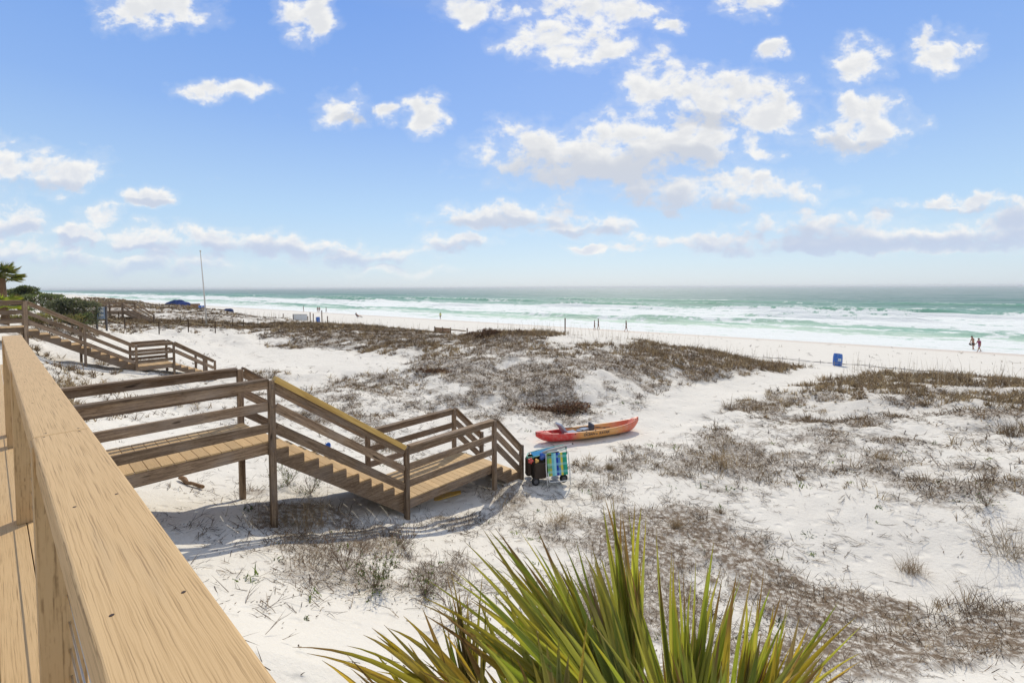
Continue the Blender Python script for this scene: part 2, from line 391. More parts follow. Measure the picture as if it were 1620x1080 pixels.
F = np.stack([idx[:-1], idx[1:], nx[1:], nx[:-1]], -1).reshape(-1, 4)
keep = (GX*SN[0]+GY*SN[1]).reshape(-1)[F].min(1) < 420
F = F[keep]
gcol = np.stack([np.clip(gC*(.40+.6*gD)+gT*.25, 0, 1).ravel(), np.clip(gL+gD*.5, 0, 1).ravel(), np.zeros(GX.size)], -1)
npmesh('ground', np.stack([GX.ravel(), GY.ravel(), GZ2.ravel()], -1), F[:, ::-1], M_SAND, gcol, 'structure', True)

# ------------------------------------------------------------------ sea (local x along the shore, local y toward the horizon)
def eta(s, t):
    sw = s+5*(fbm(t/60, s/60, 2, 91)-.5)*2
    z = 0.0
    def wave(s0, amp, w, seed, L=40, th=.45):
        c = s0+9*(fbm(t/L, 0*t, 3, seed)-.5)*2
        e = 1.45*sstep(th, th+.2, fbm(t/(L*.8)+3.3, 0*t+seed, 2, seed+3))
        d = (s-c)/w
        return amp*e*np.where(d < 0, np.exp(-(d*2.2)**2), np.exp(-(d*.8)**2))
    for (s0, a, w, sd, L, h) in [(99,.55,2.6,101,26,.42),(113,.5,3,111,34,.40),(131,.7,3.4,121,40,.38),(150,.8,4,131,45,.35),(171,.9,4.5,141,50,.42),(196,1.0,5,151,60,.48),(228,.9,6,161,70,.5),(268,.8,7,171,80,.5),(320,.7,8,181,90,.5)]:
        z = z+wave(s0, a, w, sd, L, h)
    chop = (fbm(s/2.4, t/5, 3, 201)-.5)*.5*sstep(84, 130, s)+(fbm(s/9, t/30, 2, 205)-.5)*1.0*sstep(120, 300, s)
    fade = np.clip(1.6-s/900, .0, 1)
    return (z+chop)*fade+.02
sv = np.concatenate([np.linspace(70, 130, 120), np.geomspace(130.5, 420, 260), np.geomspace(423, 9500, 120)])
tv0 = np.concatenate([-np.geomspace(9500, 150, 90), np.linspace(-148, 260, 520), np.geomspace(263, 9500, 170)])
SS, TT = np.meshgrid(sv, tv0)
EE = eta(SS, TT); EE = np.where(SS < 90, EE*sstep(74, 90, SS)+.02, EE)
V = np.stack([TT.ravel(), SS.ravel(), EE.ravel()], -1)
nr_, nc = SS.shape; idx = np.arange(nr_*nc).reshape(nr_, nc)
F = np.stack([idx[:-1,:-1], idx[:-1,1:], idx[1:,1:], idx[1:,:-1]], -1).reshape(-1, 4)
def b_sea(N, b):
    P = N.objco(); sep = N.n('ShaderNodeSeparateXYZ'); N.l(P, sep.inputs[0]); t, s, z = sep.outputs
    wob = N.noise(N.scale(P, (.018, .01, 0)), 1, 4, .6)
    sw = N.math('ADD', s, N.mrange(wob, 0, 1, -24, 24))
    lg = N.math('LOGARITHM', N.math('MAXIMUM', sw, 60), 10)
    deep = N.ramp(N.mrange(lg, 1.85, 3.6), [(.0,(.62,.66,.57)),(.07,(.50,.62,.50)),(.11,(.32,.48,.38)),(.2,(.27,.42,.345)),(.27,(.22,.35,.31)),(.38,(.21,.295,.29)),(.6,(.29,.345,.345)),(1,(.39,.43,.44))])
    pat = N.noise(N.scale(P, (.012, .09, 0)), 1, 5, .6)
    deep = N.mix(N.mrange(pat, .47, .62, 0, .85), deep, N.mix(1.0, deep, (.58,.80,.76), 'MULTIPLY'))
    pat2 = N.noise(N.scale(P, (.035, .13, 0)), 1, 6, .62)
    deep = N.mix(N.mrange(pat2, .54, .64, 0, .8), deep, N.mix(1.0, deep, (.55,.74,.70), 'MULTIPLY'))  # darker streaks painted into the water for the shaded lines of waves
    # higher crests painted green, as though light came through them
    hz = N.mrange(z, .35, 1.1, 0, .9)
    deep = N.mix(N.math('MULTIPLY', hz, N.mrange(s, 420, 200)), deep, (.12,.33,.22))
    # foam
    f1 = N.noise(N.scale(P, (.028, .15, 0)), 1, 8, .68, .5)
    f2 = N.noise(N.scale(P, (.34, .24, 0)), 1, 5, .7)
    f = N.math('ADD', N.math('MULTIPLY', f1, .55), N.math('MULTIPLY', f2, .45))
    lv = N.ramp(N.mrange(sw, 70, 420), [(.0,(.80,)*3),(.05,(.66,)*3),(.072,(.46,)*3),(.105,(.40,)*3),(.125,(.62,)*3),(.17,(.72,)*3),(.25,(.62,)*3),(.29,(.38,)*3),(.40,(.30,)*3),(.52,(.24,)*3),(1,(.16,)*3)])
    sl = N.n('ShaderNodeSeparateColor'); N.l(lv, sl.inputs[0])
    thr = N.math('SUBTRACT', 1.0, sl.outputs[0])
    thr = N.mrange(thr, 0, 1, .30, .70)
    fo = N.mrange(N.math('SUBTRACT', f, thr), -.028, .036, 0, 1, True)
    # breaking crest lip
    lip = N.math('MULTIPLY', N.mrange(z, 1.0, 1.4), N.mrange(f2, .42, .55))
    lip = N.math('MULTIPLY', lip, N.mrange(s, 330, 215))
    fo = N.math('MAXIMUM', fo, lip)
    col = N.mix(fo, deep, (.82,.83,.80))
    N.l(col, b.inputs['Base Color']); N.l(N.mrange(fo, 0, 1, .62, .95), b.inputs['Roughness'])
    b.inputs['Specular IOR Level'].default_value = .12
    w1 = N.noise(N.scale(P, (.5, 1.3, 0)), 1, 5, .62); w2 = N.noise(N.scale(P, (.035, .12, 0)), 1, 4, .55)
    N.bump(b, N.math('ADD', N.math('MULTIPLY', w1, .45), N.math('MULTIPLY', w2, N.mrange(s, 100, 500, .4, 3.5))), 1.0, 1.0)
M_SEA = mat('sea_water', rough=.3, spec=.4, build=b_sea)
sea = npmesh('sea', V, F, M_SEA, None, 'structure', True)
sea.rotation_euler = (0, 0, math.atan2(ST[1], ST[0]))   # local x -> along shore
# local y must point to sea: x=ST, y=rot90(ST)=(-ST.y, ST.x)
if np.dot(np.array([-ST[1], ST[0]]), SN) < 0:
    sea.scale = (1, 1, 1); sea.rotation_euler = (0, 0, math.atan2(-ST[1], -ST[0]))

# ------------------------------------------------------------------ camera, sun, sky
cd = bpy.data.cameras.new('camera'); cam = bpy.data.objects.new('camera', cd); COL.objects.link(cam)
cam.matrix_world = Matrix.Translation((0,0,CH)) @ Mcam.to_4x4()
cd.sensor_width = 36; cd.lens = FPX/1620*36; cd.shift_y = (PY0-540)/1620; cd.clip_start = .05; cd.clip_end = 40000
scene.camera = cam
scene.cycles.max_bounces = 5; scene.cycles.diffuse_bounces = 2; scene.cycles.glossy_bounces = 2; scene.cycles.transmission_bounces = 3; scene.cycles.caustics_reflective = False; scene.cycles.caustics_refractive = False
EL = math.radians(44); AZ = math.atan2(.20, .98)
sl_ = bpy.data.lights.new('sun', 'SUN'); sl_.energy = 3.15; sl_.angle = math.radians(.53); sl_.color = (1, .93, .77)
sun = bpy.data.objects.new('sun', sl_); COL.objects.link(sun)
dv = -Vector((math.sin(AZ)*math.cos(EL), math.cos(AZ)*math.cos(EL), math.sin(EL)))
sun.rotation_euler = dv.to_track_quat('-Z', 'Y').to_euler(); sun.location = (20, 40, 60)

W = bpy.data.worlds.new('World'); scene.world = W; W.use_nodes = True
N = NT(W.node_tree); wn = W.node_tree.nodes
bg = wn['Background']
sky = N.n('ShaderNodeTexSky'); sky.sky_type = 'NISHITA'; sky.sun_disc = False
sky.sun_elevation = EL; sky.sun_rotation = AZ; sky.altitude = 0; sky.air_density = 1.0; sky.dust_density = .6; sky.ozone_density = 1.6
# clouds: ellipses in direction space (azimuth tangent, elevation tangent) broken up by noise
CL = [(250,15,82,34),(492,25,42,40),(325,138,48,17),(385,142,34,17),(540,172,42,26),(672,182,32,30),(614,184,22,15),
(75,270,90,32),(10,258,50,32),(235,308,48,17),(158,340,28,19),(18,352,52,32),(200,372,130,20),(330,385,90,22),(445,392,90,19),(540,405,120,16),(60,402,90,19),(230,415,150,20),(640,425,70,9),
(745,17,52,24),(890,64,84,38),(970,70,45,28),(930,18,110,26),(1060,48,22,16),(1185,5,50,24),(1228,84,24,20),
(1358,96,46,34),(1492,84,52,36),(1040,130,60,40),(1130,150,110,42),(1200,175,84,34),(1230,160,50,26),
(1350,208,88,34),(1375,178,50,34),(960,245,185,48),(930,250,160,38),(1000,240,140,38),(900,262,110,30),(1060,225,110,34),(1050,215,140,42),(850,235,90,40),(1120,218,80,32),(1185,226,28,22),
(1090,305,175,25),(1170,297,110,26),(800,344,125,21),(730,386,52,15),(930,360,82,15),(960,395,70,8),
(1330,354,130,20),(1420,368,190,20),(1250,384,220,18),(1560,370,120,24),(1610,345,45,20),(1550,322,140,12),(1450,392,240,11),(1150,380,150,12),(1210,248,30,12),
(1800,120,120,50),(1950,250,150,40),(-200,120,120,50),(-350,300,150,40),(300,-180,160,60),(900,-220,200,70),(1500,-160,150,60),(-700,0,200,70),(2400,0,220,70)]
CB = [(890,272,120,26),(990,268,130,26),(1010,318,110,18),(1120,326,130,16),(1080,250,60,16),(790,354,110,9),(730,395,50,7),(930,368,70,7),(1290,372,110,16),(1420,384,190,13),(1260,392,200,12),(1560,384,110,14),(1608,352,40,18),
(200,390,110,9),(330,400,90,11),(450,402,100,10),(560,414,110,9),(60,292,70,10),(20,366,44,10),(220,428,140,12),(60,414,80,9),(230,317,40,6),(1350,232,70,12),(1120,190,60,12),(560,188,30,6),(1500,335,120,6),(120,384,50,7)]
def field(name, LST, ka, kb, sm):
    grp = bpy.data.node_groups.new(name, 'ShaderNodeTree')
    grp.interface.new_socket('Vector', in_out='INPUT', socket_type='NodeSocketVector')
    grp.interface.new_socket('Value', in_out='OUTPUT', socket_type='NodeSocketFloat')
    G = NT(grp); gi = G.n('NodeGroupInput'); go = G.n('NodeGroupOutput'); acc = None
    for (x, y, a, b_) in LST:
        d = ray(x, y); u, v = d[0]/d[1], d[2]/d[1]; sa, sb = FPX/(a*ka), FPX/(b_*kb)
        m = G.n('ShaderNodeVectorMath', operation='MULTIPLY_ADD'); G.l(gi.outputs[0], m.inputs[0])
        m.inputs[1].default_value = (sa, sb, 0); m.inputs[2].default_value = (-u*sa, -v*sb, 0)
        q = G.vm('DOT_PRODUCT', m.outputs[0], m.outputs[0])
        if acc is None: acc = q
        else:
            o = G.n('ShaderNodeMath', operation='SMOOTH_MIN'); G.l(acc, o.inputs[0]); G.l(q, o.inputs[1]); o.inputs[2].default_value = sm; acc = o.outputs[0]
    G.l(G.math('SUBTRACT', 1.0, acc), go.inputs[0]); return grp
grp = field('cloud_field', CL, 1.05, 1.05, .45); grp_b = field('cloud_base_field', CB, 1.15, 1.35, .4)
tc = N.n('ShaderNodeTexCoord').outputs['Generated']
sp = N.n('ShaderNodeSeparateXYZ'); N.l(tc, sp.inputs[0])
ay = N.math('MAXIMUM', N.math('ABSOLUTE', sp.outputs[1]), .12)
cb = N.n('ShaderNodeCombineXYZ'); N.l(N.math('DIVIDE', sp.outputs[0], ay), cb.inputs[0]); N.l(N.math('DIVIDE', sp.outputs[2], ay), cb.inputs[1])
uv = cb.outputs[0]
def warp(vec, scale, amt):
    o = N.n('ShaderNodeTexNoise'); N.l(vec, o.inputs['Vector']); o.inputs['Scale'].default_value = scale; o.inputs['Detail'].default_value = 4
    d = N.vm('SUBTRACT', o.outputs['Color'], (.5,.5,.5))
    return N.vm('ADD', vec, N.scale(d, (amt, amt*.7, 0)))
wv = warp(uv, 13, .11)
g = N.n('ShaderNodeGroup'); g.node_tree = grp; N.l(wv, g.inputs[0])
gb = N.n('ShaderNodeGroup'); gb.node_tree = grp_b; N.l(wv, gb.inputs[0])
cl = N.math('MAXIMUM', g.outputs[0], -1.6)
nA = N.noise(N.scale(uv, (1, 1.4, 1)), 13, 7, .60, .2)
nB = N.noise(N.scale(N.vm('ADD', uv, (.004, .013, 0)), (1, 1.4, 1)), 13, 4, .55, .2)
D0 = N.math('ADD', N.math('MULTIPLY', cl, .80), N.math('MULTIPLY', N.math('SUBTRACT', nA, .50), 4.0))
D1 = N.math('ADD', N.math('MULTIPLY', cl, .80), N.math('MULTIPLY', N.math('SUBTRACT', nB, .50), 3.4))
elev = sp.outputs[2]
soft = N.mrange(elev, .02, .25, .85, .75)
alpha = N.mrange(D0, -.12, soft, 0, 1, True)
alpha = N.math('MULTIPLY', alpha, N.mrange(elev, .0, .07, .2, 1))
wisp = N.math('MULTIPLY', N.mrange(D0, -.7, .2, 0, 1, True), .15)
alpha = N.math('MAXIMUM', alpha, wisp)
gbn = N.math('ADD', gb.outputs[0], N.math('MULTIPLY', N.math('SUBTRACT', nB, .5), 2.2))
basev = N.mrange(gbn, -.7, 1.1, 0, 1.0, True)
thick = N.math('MULTIPLY', N.mrange(D1, .2, 1.1, 0, .55, True), N.mrange(D0, .1, .8, .2, 1))
thick = N.math('MAXIMUM', thick, basev)
shc = N.mix(N.mrange(elev, .05, .30), (.57,.66,.83), (.64,.67,.73))
ccol = N.mix(thick, (.93,.93,.92), shc)
skc = N.scale(sky.outputs[0], (.125, .125, .125))
low = N.mrange(elev, 0, .30, 0, 1)
grade = N.ramp(N.math('MAXIMUM', elev, 0), [(0,(.66,.76,.85)),(.05,(.60,.76,.90)),(.15,(.47,.68,.93)),(.32,(.28,.48,.90)),(.50,(.18,.37,.85)),(.62,(.24,.38,.70)),(1,(.42,.50,.66))])  # upper stops paled toward the unseen zenith to make the fill less blue
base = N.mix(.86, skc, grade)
base = N.mix(N.math('MULTIPLY', N.mrange(sp.outputs[1], .05, -.5, 0, 1, True), .8), base, (.70,.72,.76))  # whitish sky added behind the camera to lift and whiten the fill light
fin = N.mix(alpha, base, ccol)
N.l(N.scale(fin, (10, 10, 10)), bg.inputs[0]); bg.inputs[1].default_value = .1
W.cycles.sampling_method = 'NONE'
scene.view_settings.view_transform = 'Standard'; scene.view_settings.look = 'None'; scene.view_settings.exposure = 0; scene.view_settings.gamma = 1
# ------------------------------------------------------------------ boardwalks
def boardwalk(U, a0, floors, name_loc, label, mN, mF, specs, deckmat=M_COMP, group=None):
    pass
UA = Vector((.675, .737, 0)).normalized(); UM = Vector((UA.y, -UA.x, 0))      # along / toward the right-hand near side
def frame(U, origin):
    M_ = Vector((U.y, -U.x, 0)); O = Vector(origin)
    return lambda a, m, z: O+U*a+M_*m+Vector((0,0,z))
def zr(z): return z+CH
def rails(P, m, run, rh, root, mt=M_WEATHER, out=1, capmat=None, caph=.036, names=('top_rail','middle_rail','lower_rail'), offs=(.07, .42, .76), sh=0.0, cap=True):
    """run = [(a0, ztop0), (a1, ztop1)]: a side of three boards and a flat cap"""
    (a0, z0), (a1, z1) = run
    for nme, o in zip(names, offs):
        b = MB(); h = .14
        b.beam(P(a0+.002, m, z0-o-(.022 if cap else 0)), P(a1-.002, m, z1-o-(.022 if cap else 0)), .038, h)
        b.build(nme, mt, root, bevel=.004)
    if cap:
        b = MB(); b.beam(P(a0+.001, m+.03*out, z0-.018), P(a1-.001, m+.03*out, z1-.018), .14, caph)
        b.build('rail_cap', capmat or mt, root, bevel=.004)
def post(P, a, m, ztop, root, size=.092, mt=M_WEATHER, depth=.25, zb=None):
    p = P(a, m, 0); g = zb if zb is not None else tz(p.x, p.y)-depth
    b = MB(); U = (P(1,0,0)-P(0,0,0)); Mv = (P(0,1,0)-P(0,0,0))
    zc = (ztop+g)/2; c = P(a, m, 0); c.z = zc
    b.box(c, Vector((0,0,(ztop-g)/2)), U*size/2, Mv*size/2)
    b.build('post', mt, root, bevel=.005)
def floor_boards(P, a0, a1, m0, m1, z, root, mt, name='deck_floor', bw=.14):
    b = MB(); n = max(1, round((a1-a0)/(bw+.006))); st = (a1-a0)/n
    for i in range(n):
        a = a0+st*(i+.5); t = rnd.uniform(.86, 1.1)
        b.beam(P(a, m0, z-.0125), P(a, m1, z-.0125), st-.007, .025, tone=t)
    b.build(name, mt, root, bevel=.002)
def stairs(P, a0, z0, a1, z1, n, m0, m1, root, mt):
    """n risers from z0 down to z1; n-1 treads"""
    run = (a1-a0)/(n-1) if n > 1 else (a1-a0); rise = (z0-z1)/n
    for i in range(n-1):
        z = z0-rise*(i+1); b = MB()
        for j in range(2):
            aa = a0+run*i+run*(.26+.49*j)
            b.beam(P(aa, m0+.03, z-.0125), P(aa, m1-.03, z-.0125), run*.47, .025, tone=rnd.uniform(.88, 1.1))
        b.build('tread', mt, root, bevel=.002)
    for i in range(n):
        z = z0-rise*i-.027; b = MB(); b.beam(P(a0+run*i+.012, m0+.05, z-(rise-.03)/2), P(a0+run*i+.012, m1-.05, z-(rise-.03)/2), .019, max(.02, rise-.03)); b.build('riser', M_WEATHER, root)
    # saw-tooth stringers
    sl = (z1-z0)/(a1-a0+run*.2)
    for m in (m0+.02, m1-.02, (m0+m1)/2):
        b = MB(); ln = []
        for i in range(n-1):
            z = z0-rise*(i+1)-.026; A0 = a0+run*i; A1 = a0+run*(i+1)
            zb0 = z0-rise*.9-.19+sl*(A0-a0); zb1 = z0-rise*.9-.19+sl*(A1-a0)
            th_ = .02
            V = []
            for mm in (m-th_, m+th_):
                V += [P(A0, mm, zb0), P(A1, mm, zb1), P(A1, mm, z), P(A0, mm, z)]
            Gc = [(v.dot(UA), v.z, .02*k) for k, v in enumerate(V)]
            b.add(V, [(0,1,2,3),(7,6,5,4),(0,4,5,1),(1,5,6,2),(2,6,7,3),(3,7,4,0)], Gc, (.8,.8,.8))
        b.build('stringer', M_WEATHER, root)

# --- the near boardwalk
P = frame(UA, (0,0,0)); mN, mF = -7.66, -9.15
A0_, A1_, A2_, A3_, A4_ = .34, 2.70, 5.21, 7.71, 8.70
zt1, zf1, zt2, zf2 = zr(-1.42), zr(-2.42), zr(-3.16), zr(-4.27)
c0 = P(1.5, (mN+mF)/2, 0)
bw = thing('boardwalk', (c0.x, c0.y, tz(c0.x, c0.y)), 'weathered brown boardwalk with stairs and landing beside the near deck, one handrail new yellow pine', 'boardwalk', 'wooden boardwalks over the dunes')
floor_boards(P, A0_-.2, A1_+.02, mF+.04, mN-.04, zf1, bw, M_COMP, 'walkway_floor')
floor_boards(P, A2_+.0, A3_+.03, mF+.04, mN-.04, zf2, bw, M_COMP, 'landing_floor')
n1_ = 11; run1 = (A2_-A1_)/(n1_-1)
stairs(P, A1_+.02, zf1, A2_, zf2, n1_, mF+.05, mN-.05, bw, M_COMP)
stairs(P, A3_+.03, zf2, A4_, tz(*P(A4_, -8.4, 0).xy)+.01, 4, mF+.05, mN-.05, bw, M_COMP)
bl = MB()
for a_, z_ in ((A1_, zt1), (A2_, zt2), (A3_, zt2), (A1_, zf1+.0), (A2_, zf2), (A3_, zf2)):
    for dz in (.11, .15, .46, .80) if z_ > zf1+.5 or (z_ == zt2) else (.09, .16):
        q = P(a_, mN+.046, z_-dz); M_ = Matrix.Translation(q) @ Matrix(((UA.x,0,UM.x,0),(UA.y,0,UM.y,0),(0,1,0,0),(0,0,0,1))); bl.lathe([(.001,0),(.011,0),(.011,.006),(.001,.009)], 8, (.16,.12,.10), M_)
        bl.build('bolt', M_COL, bw); bl = MB()
for m, out in ((mN, 1), (mF, -1)):
    md = m-.066*out
    rails(P, m, [(A0_-.3, zt1), (A1_-.05, zt1)], 1, bw, out=0)
    rails(P, m, [(A1_+.05, zt1), (A2_-.05, zt2)], 1, bw, out=0, capmat=M_NEWWOOD if out == 1 else None, caph=.09 if out == 1 else .036, offs=(.09,.45,.80))
    rails(P, m, [(A2_+.05, zt2), (A3_-.05, zt2)], 1, bw, out=0)
    zg = tz(*P(A4_, m, 0).xy)
    rails(P, m, [(A3_+.05, zt2), (A4_-.05, zg+.90)], 1, bw, out=0, offs=(.07,.36,.64))
    for a, z in ((A1_, zt1), (A2_, zt2), (A3_, zt2)): post(P, a, m, z-.037, bw)
    post(P, A4_, m, zg+.885, bw)
    post(P, .30, m, zt1-.037, bw)
    for (a0, a1, z) in ((A0_-.2, A1_, zf1), (A2_, A3_, zf2)):
        b = MB(); b.beam(P(a0+.05, md, z-.03-.092), P(a1-.05, md, z-.03-.092), .038, .184); b.build('side_joist', M_WEATHER, bw, bevel=.004)
for (a, z) in ((A1_-.09, zf1), (A3_-.05, zf2), (A2_+.08, zf2), (.4, zf1)):
    b = MB(); b.beam(P(a, mF+.10, z-.14), P(a, mN-.10, z-.14), .038, .184); b.build('cross_joist', M_WEATHER, bw)

# --- second boardwalk further left
U2 = Vector((.655, .755, 0)).normalized()
D2 = at(274.5, 540, 22.4); zD = zr(-2.60)
O2 = Vector((D2.x, D2.y, 0)); P2 = frame(U2, O2); aC = -1.45; aP = -4.95; aG = 1.75; w2 = 1.42
z1t, z1f, z2t, z2f = zr(-.46), zr(-1.53), zr(-2.60), zr(-3.66)
c0 = P2(-5, -w2/2, 0)
b2 = thing('boardwalk', (c0.x, c0.y, tz(c0.x, c0.y)), 'second brown boardwalk with long stairs, left of and behind the near one', 'boardwalk', 'wooden boardwalks over the dunes')
floor_boards(P2, -13, aP+.05, -w2+.04, -.04, z1f, b2, M_COMP, 'walkway_floor')
floor_boards(P2, aC, 0, -w2+.04, -.04, z2f, b2, M_COMP, 'landing_floor')
stairs(P2, aP+.05, z1f, aC, z2f, 12, -w2+.05, -.05, b2, M_COMP)
gz = tz(*P2(aG, -.7, 0).xy)
stairs(P2, 0, z2f, aG, gz+.02, 7, -w2+.05, -.05, b2, M_COMP)
for m in (0, -w2):
    rails(P2, m, [(-13, z1t), (aP-.05, z1t)], 1, b2, out=0, offs=(.07,.46,.82))
    rails(P2, m, [(aP+.05, z1t), (aC-.05, z2t)], 1, b2, out=0, offs=(.09,.48,.85))
    rails(P2, m, [(aC+.05, z2t), (-.05, z2t)], 1, b2, out=0, offs=(.07,.46,.82))
    rails(P2, m, [(.05, z2t), (aG-.05, gz+.92)], 1, b2, out=0, offs=(.07,.42), names=('top_rail','lower_rail'))
    for a, z in ((-9, z1t), (aP, z1t), ((aP+aC)/2, (z1t+z2t)/2+.02), (aC, z2t), (0, z2t), (aG*.72, (gz+.92)*.72+z2t*.28), (aG, gz+.9)): post(P2, a, m, z-.037, b2, size=.12 if a == aP else .092)
    for (a0, a1, z) in ((-13, aP, z1f), (aC, 0, z2f)):
        b = MB(); b.beam(P2(a0, m+(-.066 if m == 0 else .066), z-.125), P2(a1-.05, m+(-.066 if m == 0 else .066), z-.125), .038, .184); b.build('side_joist', M_WEATHER, b2)

# --- third boardwalk, far
Yf = 57.0; p0 = at(112, 476, Yf+1); p1 = at(212, 478.5, Yf)
U3 = Vector((p1.x-p0.x, p1.y-p0.y, 0)); L3 = U3.length; U3.normalize(); P3 = frame(U3, (p1.x, p1.y, 0)); z3 = p1.z; zf3 = z3-1.0
b3 = thing('boardwalk', (p1.x, p1.y, tz(p1.x, p1.y)), 'distant brown boardwalk with short stairs at its right end beyond the info sign', 'boardwalk', 'wooden boardwalks over the dunes')
floor_boards(P3, -L3, 0, -.1, 1.5, zf3, b3, M_WEATHER, 'walkway_floor')
for m in (-.1, 1.5):
    rails(P3, m, [(-L3, z3), (0, z3)], 1, b3, out=0, offs=(.08,.5), names=('top_rail','lower_rail'))
    for i in range(6): post(P3, -i*L3/5, m, z3-.02, b3, size=.14)
    e3 = tz(*P3(2.6, m, 0).xy); rails(P3, m, [(0.05, z3), (2.6, e3+.8)], 1, b3, out=0, offs=(.08,.5), names=('top_rail','lower_rail')); post(P3, 2.6, m, e3+.8, b3, size=.12)
    b = MB(); b.beam(P3(-L3, m, zf3-.2), P3(0, m, zf3-.2), .05, .35); b.build('side_joist', M_WEATHER, b3)
stairs(P3, 0, zf3, 2.6, tz(*P3(2.6, .7, 0).xy)+.02, 8, -.05, 1.45, b3, M_WEATHER)

# ------------------------------------------------------------------ the deck in the foreground
h_ = .50; UD = Vector((-.755, .656, 0)).normalized(); ND = Vector((UD.y, -UD.x, 0)); zc = zr(-h_)
PD = lambda a, n_, z: UD*a+ND*n_+Vector((0,0,z))
nL, nR = .158*h_+.004, .452*h_+.002; nM = (nL+nR)/2; wC = nR-nL; fz = zc-1.07
dk = thing('deck', (UD*1.5-ND*1.5+Vector((0,0,fz))), 'tan composite deck with wide capped railing in the left foreground', 'deck')
aJ, aE = 4.44*h_, 14.7*h_
for (a0, a1) in ((-1.6, aJ-.0015), (aJ+.0015, aE)):
    b = MB(); b.beam(PD(a0, nM, zc-.0135), PD(a1, nM, zc-.0135), wC, .027, tone=1.0); b.build('rail_cap', M_COMP, dk, bevel=.005)
b = MB()
for a in (aJ-.03, aJ+.035, .55, .9, 1.45, 2.9, 3.6, 4.4, 5.3, 6.2):
    for n_ in (nM-.042, nM+.040):
        q = PD(a+rnd.uniform(-.02,.02), n_+rnd.uniform(-.004,.004), 0)
        b.tube([(q.x, q.y, zc-.004), (q.x, q.y, zc+.0006)], .0034, 8, c=(.05,.03,.02))
b.build('screw', M_COL, dk)
# side board under the cap, lower board, posts, cables
b = MB(); b.beam(PD(-1.6, nL+.022, zc-.036-.045), PD(aE-.02, nL+.020, zc-.036-.045), .030, .09, tone=.95); b.build('side_board', M_COMP, dk, bevel=.003)
b = MB(); b.beam(PD(-1.6, nR-.026, zc-.036-.045), PD(aE-.02, nR-.026, zc-.036-.045), .030, .09, tone=.95); b.build('side_board', M_COMP, dk, bevel=.003)
for a in (0.02, 2.27, 4.50, 6.75, aE-.06):
    b = MB(); c = PD(a, nM-.016, (zc-.03+fz)/2); b.box(c, (0,0,(zc-.032-fz)/2), UD*.055, ND*.058, tone=.9); b.build('post', M_COMP, dk, bevel=.003)
for k in range(9):
    z = fz+.10+k*.098
    b = MB(); b.tube([PD(-1.6, nM, z), PD(aE-.05, nM, z)], .003, 6); b.build('cable', M_STEEL, dk)
for k in range(30):
    n0 = nR+.04-.142*k
    b = MB(); b.beam(PD(-3, n0-.07, fz-.0125), PD(aE+7, n0-.07, fz-.0125), .1375, .025, tone=rnd.uniform(.9, 1.1)); b.build('floor_board', M_COMP, dk, bevel=.003)
b = MB(); c_ = PD(3, nR-2.1, fz-.045); b.box(c_, UD*6.4, ND*2.1, (0,0,.012), tone=.5); b.build('gap_shade_sheet', M_WEATHER, dk)  # dark sheet added below the boards so their gaps look shaded
b = MB(); b.beam(PD(-3, nR+.062, fz-.13), PD(aE+2.6, nR+.062, fz-.13), .038, .24); b.build('rim_joist', M_WEATHER, dk)
for a in (0.5, 3.5, 6.5, 9.0):
    b = MB(); c = PD(a, nR-.1, 0); g = tz(c.x, c.y)-.3; b.box(Vector((c.x, c.y, (fz-.03+g)/2)), (0,0,(fz-.03-g)/2), UD*.07, ND*.07); b.build('support_post', M_WEATHER, dk)
# ------------------------------------------------------------------ vegetation
def strips(B, az, L, W, el, bend, col, tipcol=None, twist=None):
    n = len(B); T = np.stack([np.sin(az), np.cos(az), np.zeros(n)], -1)
    tw = R.uniform(0, math.pi, n) if twist is None else twist
    S = np.stack([np.cos(az+tw), -np.sin(az+tw), np.zeros(n)], -1)*(W/2)[:,None]
    d0 = np.cos(el)[:,None]*T+np.sin(el)[:,None]*np.array([0,0,1.]); e2 = el-bend
    d1 = np.cos(e2)[:,None]*T+np.sin(e2)[:,None]*np.array([0,0,1.])
    M_ = B+d0*(L*.55)[:,None]; Tp = M_+d1*(L*.45)[:,None]
    V = np.stack([B-S, B+S, M_+S*.75, M_-S*.75, Tp], 1).reshape(-1, 3)
    f = np.array([[0,1,2],[0,2,3],[3,2,4]]); Fc = (np.arange(n)[:,None,None]*5+f[None]).reshape(-1, 3)
    C = np.repeat(col[:,None], 5, 1)
    if tipcol is not None: C[:,4] = tipcol
    C[:,:2] *= .85
    return V, Fc, C.reshape(-1, 3)
def cat_(parts):
    V, F_, C, o = [], [], [], 0
    for v, f, c in parts: V.append(v); F_.append(f+o); C.append(c); o += len(v)
    return np.concatenate(V), np.concatenate(F_), np.concatenate(C)
def pick(pal, n, jit=.18):
    pal = np.array(pal); c = pal[R.randint(0, len(pal), n)]
    return c*(1+R.uniform(-jit, jit, (n,1)))
def scatter(rings, az=62):
    X, Y = [], []
    for r0, r1, rho in rings:
        n = int(rho*math.radians(az)*(r1*r1-r0*r0)); r = np.sqrt(R.uniform(r0*r0, r1*r1, n)); t = R.uniform(-math.radians(az), math.radians(az), n)
        X.append(r*np.sin(t)); Y.append(r*np.cos(t))
    X = np.concatenate(X); Y = np.concatenate(Y)
    k = (X*ND.x+Y*ND.y) > .9; X, Y = X[k], Y[k]
    return X, Y, terrain(X, Y)
TAN = [(.29,.215,.125),(.36,.27,.16),(.22,.16,.10),(.42,.33,.20),(.17,.125,.085)]
DRK = [(.10,.064,.036),(.145,.095,.054),(.20,.135,.078),(.06,.042,.028),(.27,.185,.10)]
LIT = [(.10,.07,.05),(.15,.105,.07),(.07,.05,.04),(.22,.16,.10)]
GRN = [(.10,.14,.045),(.14,.18,.06),(.07,.10,.035)]
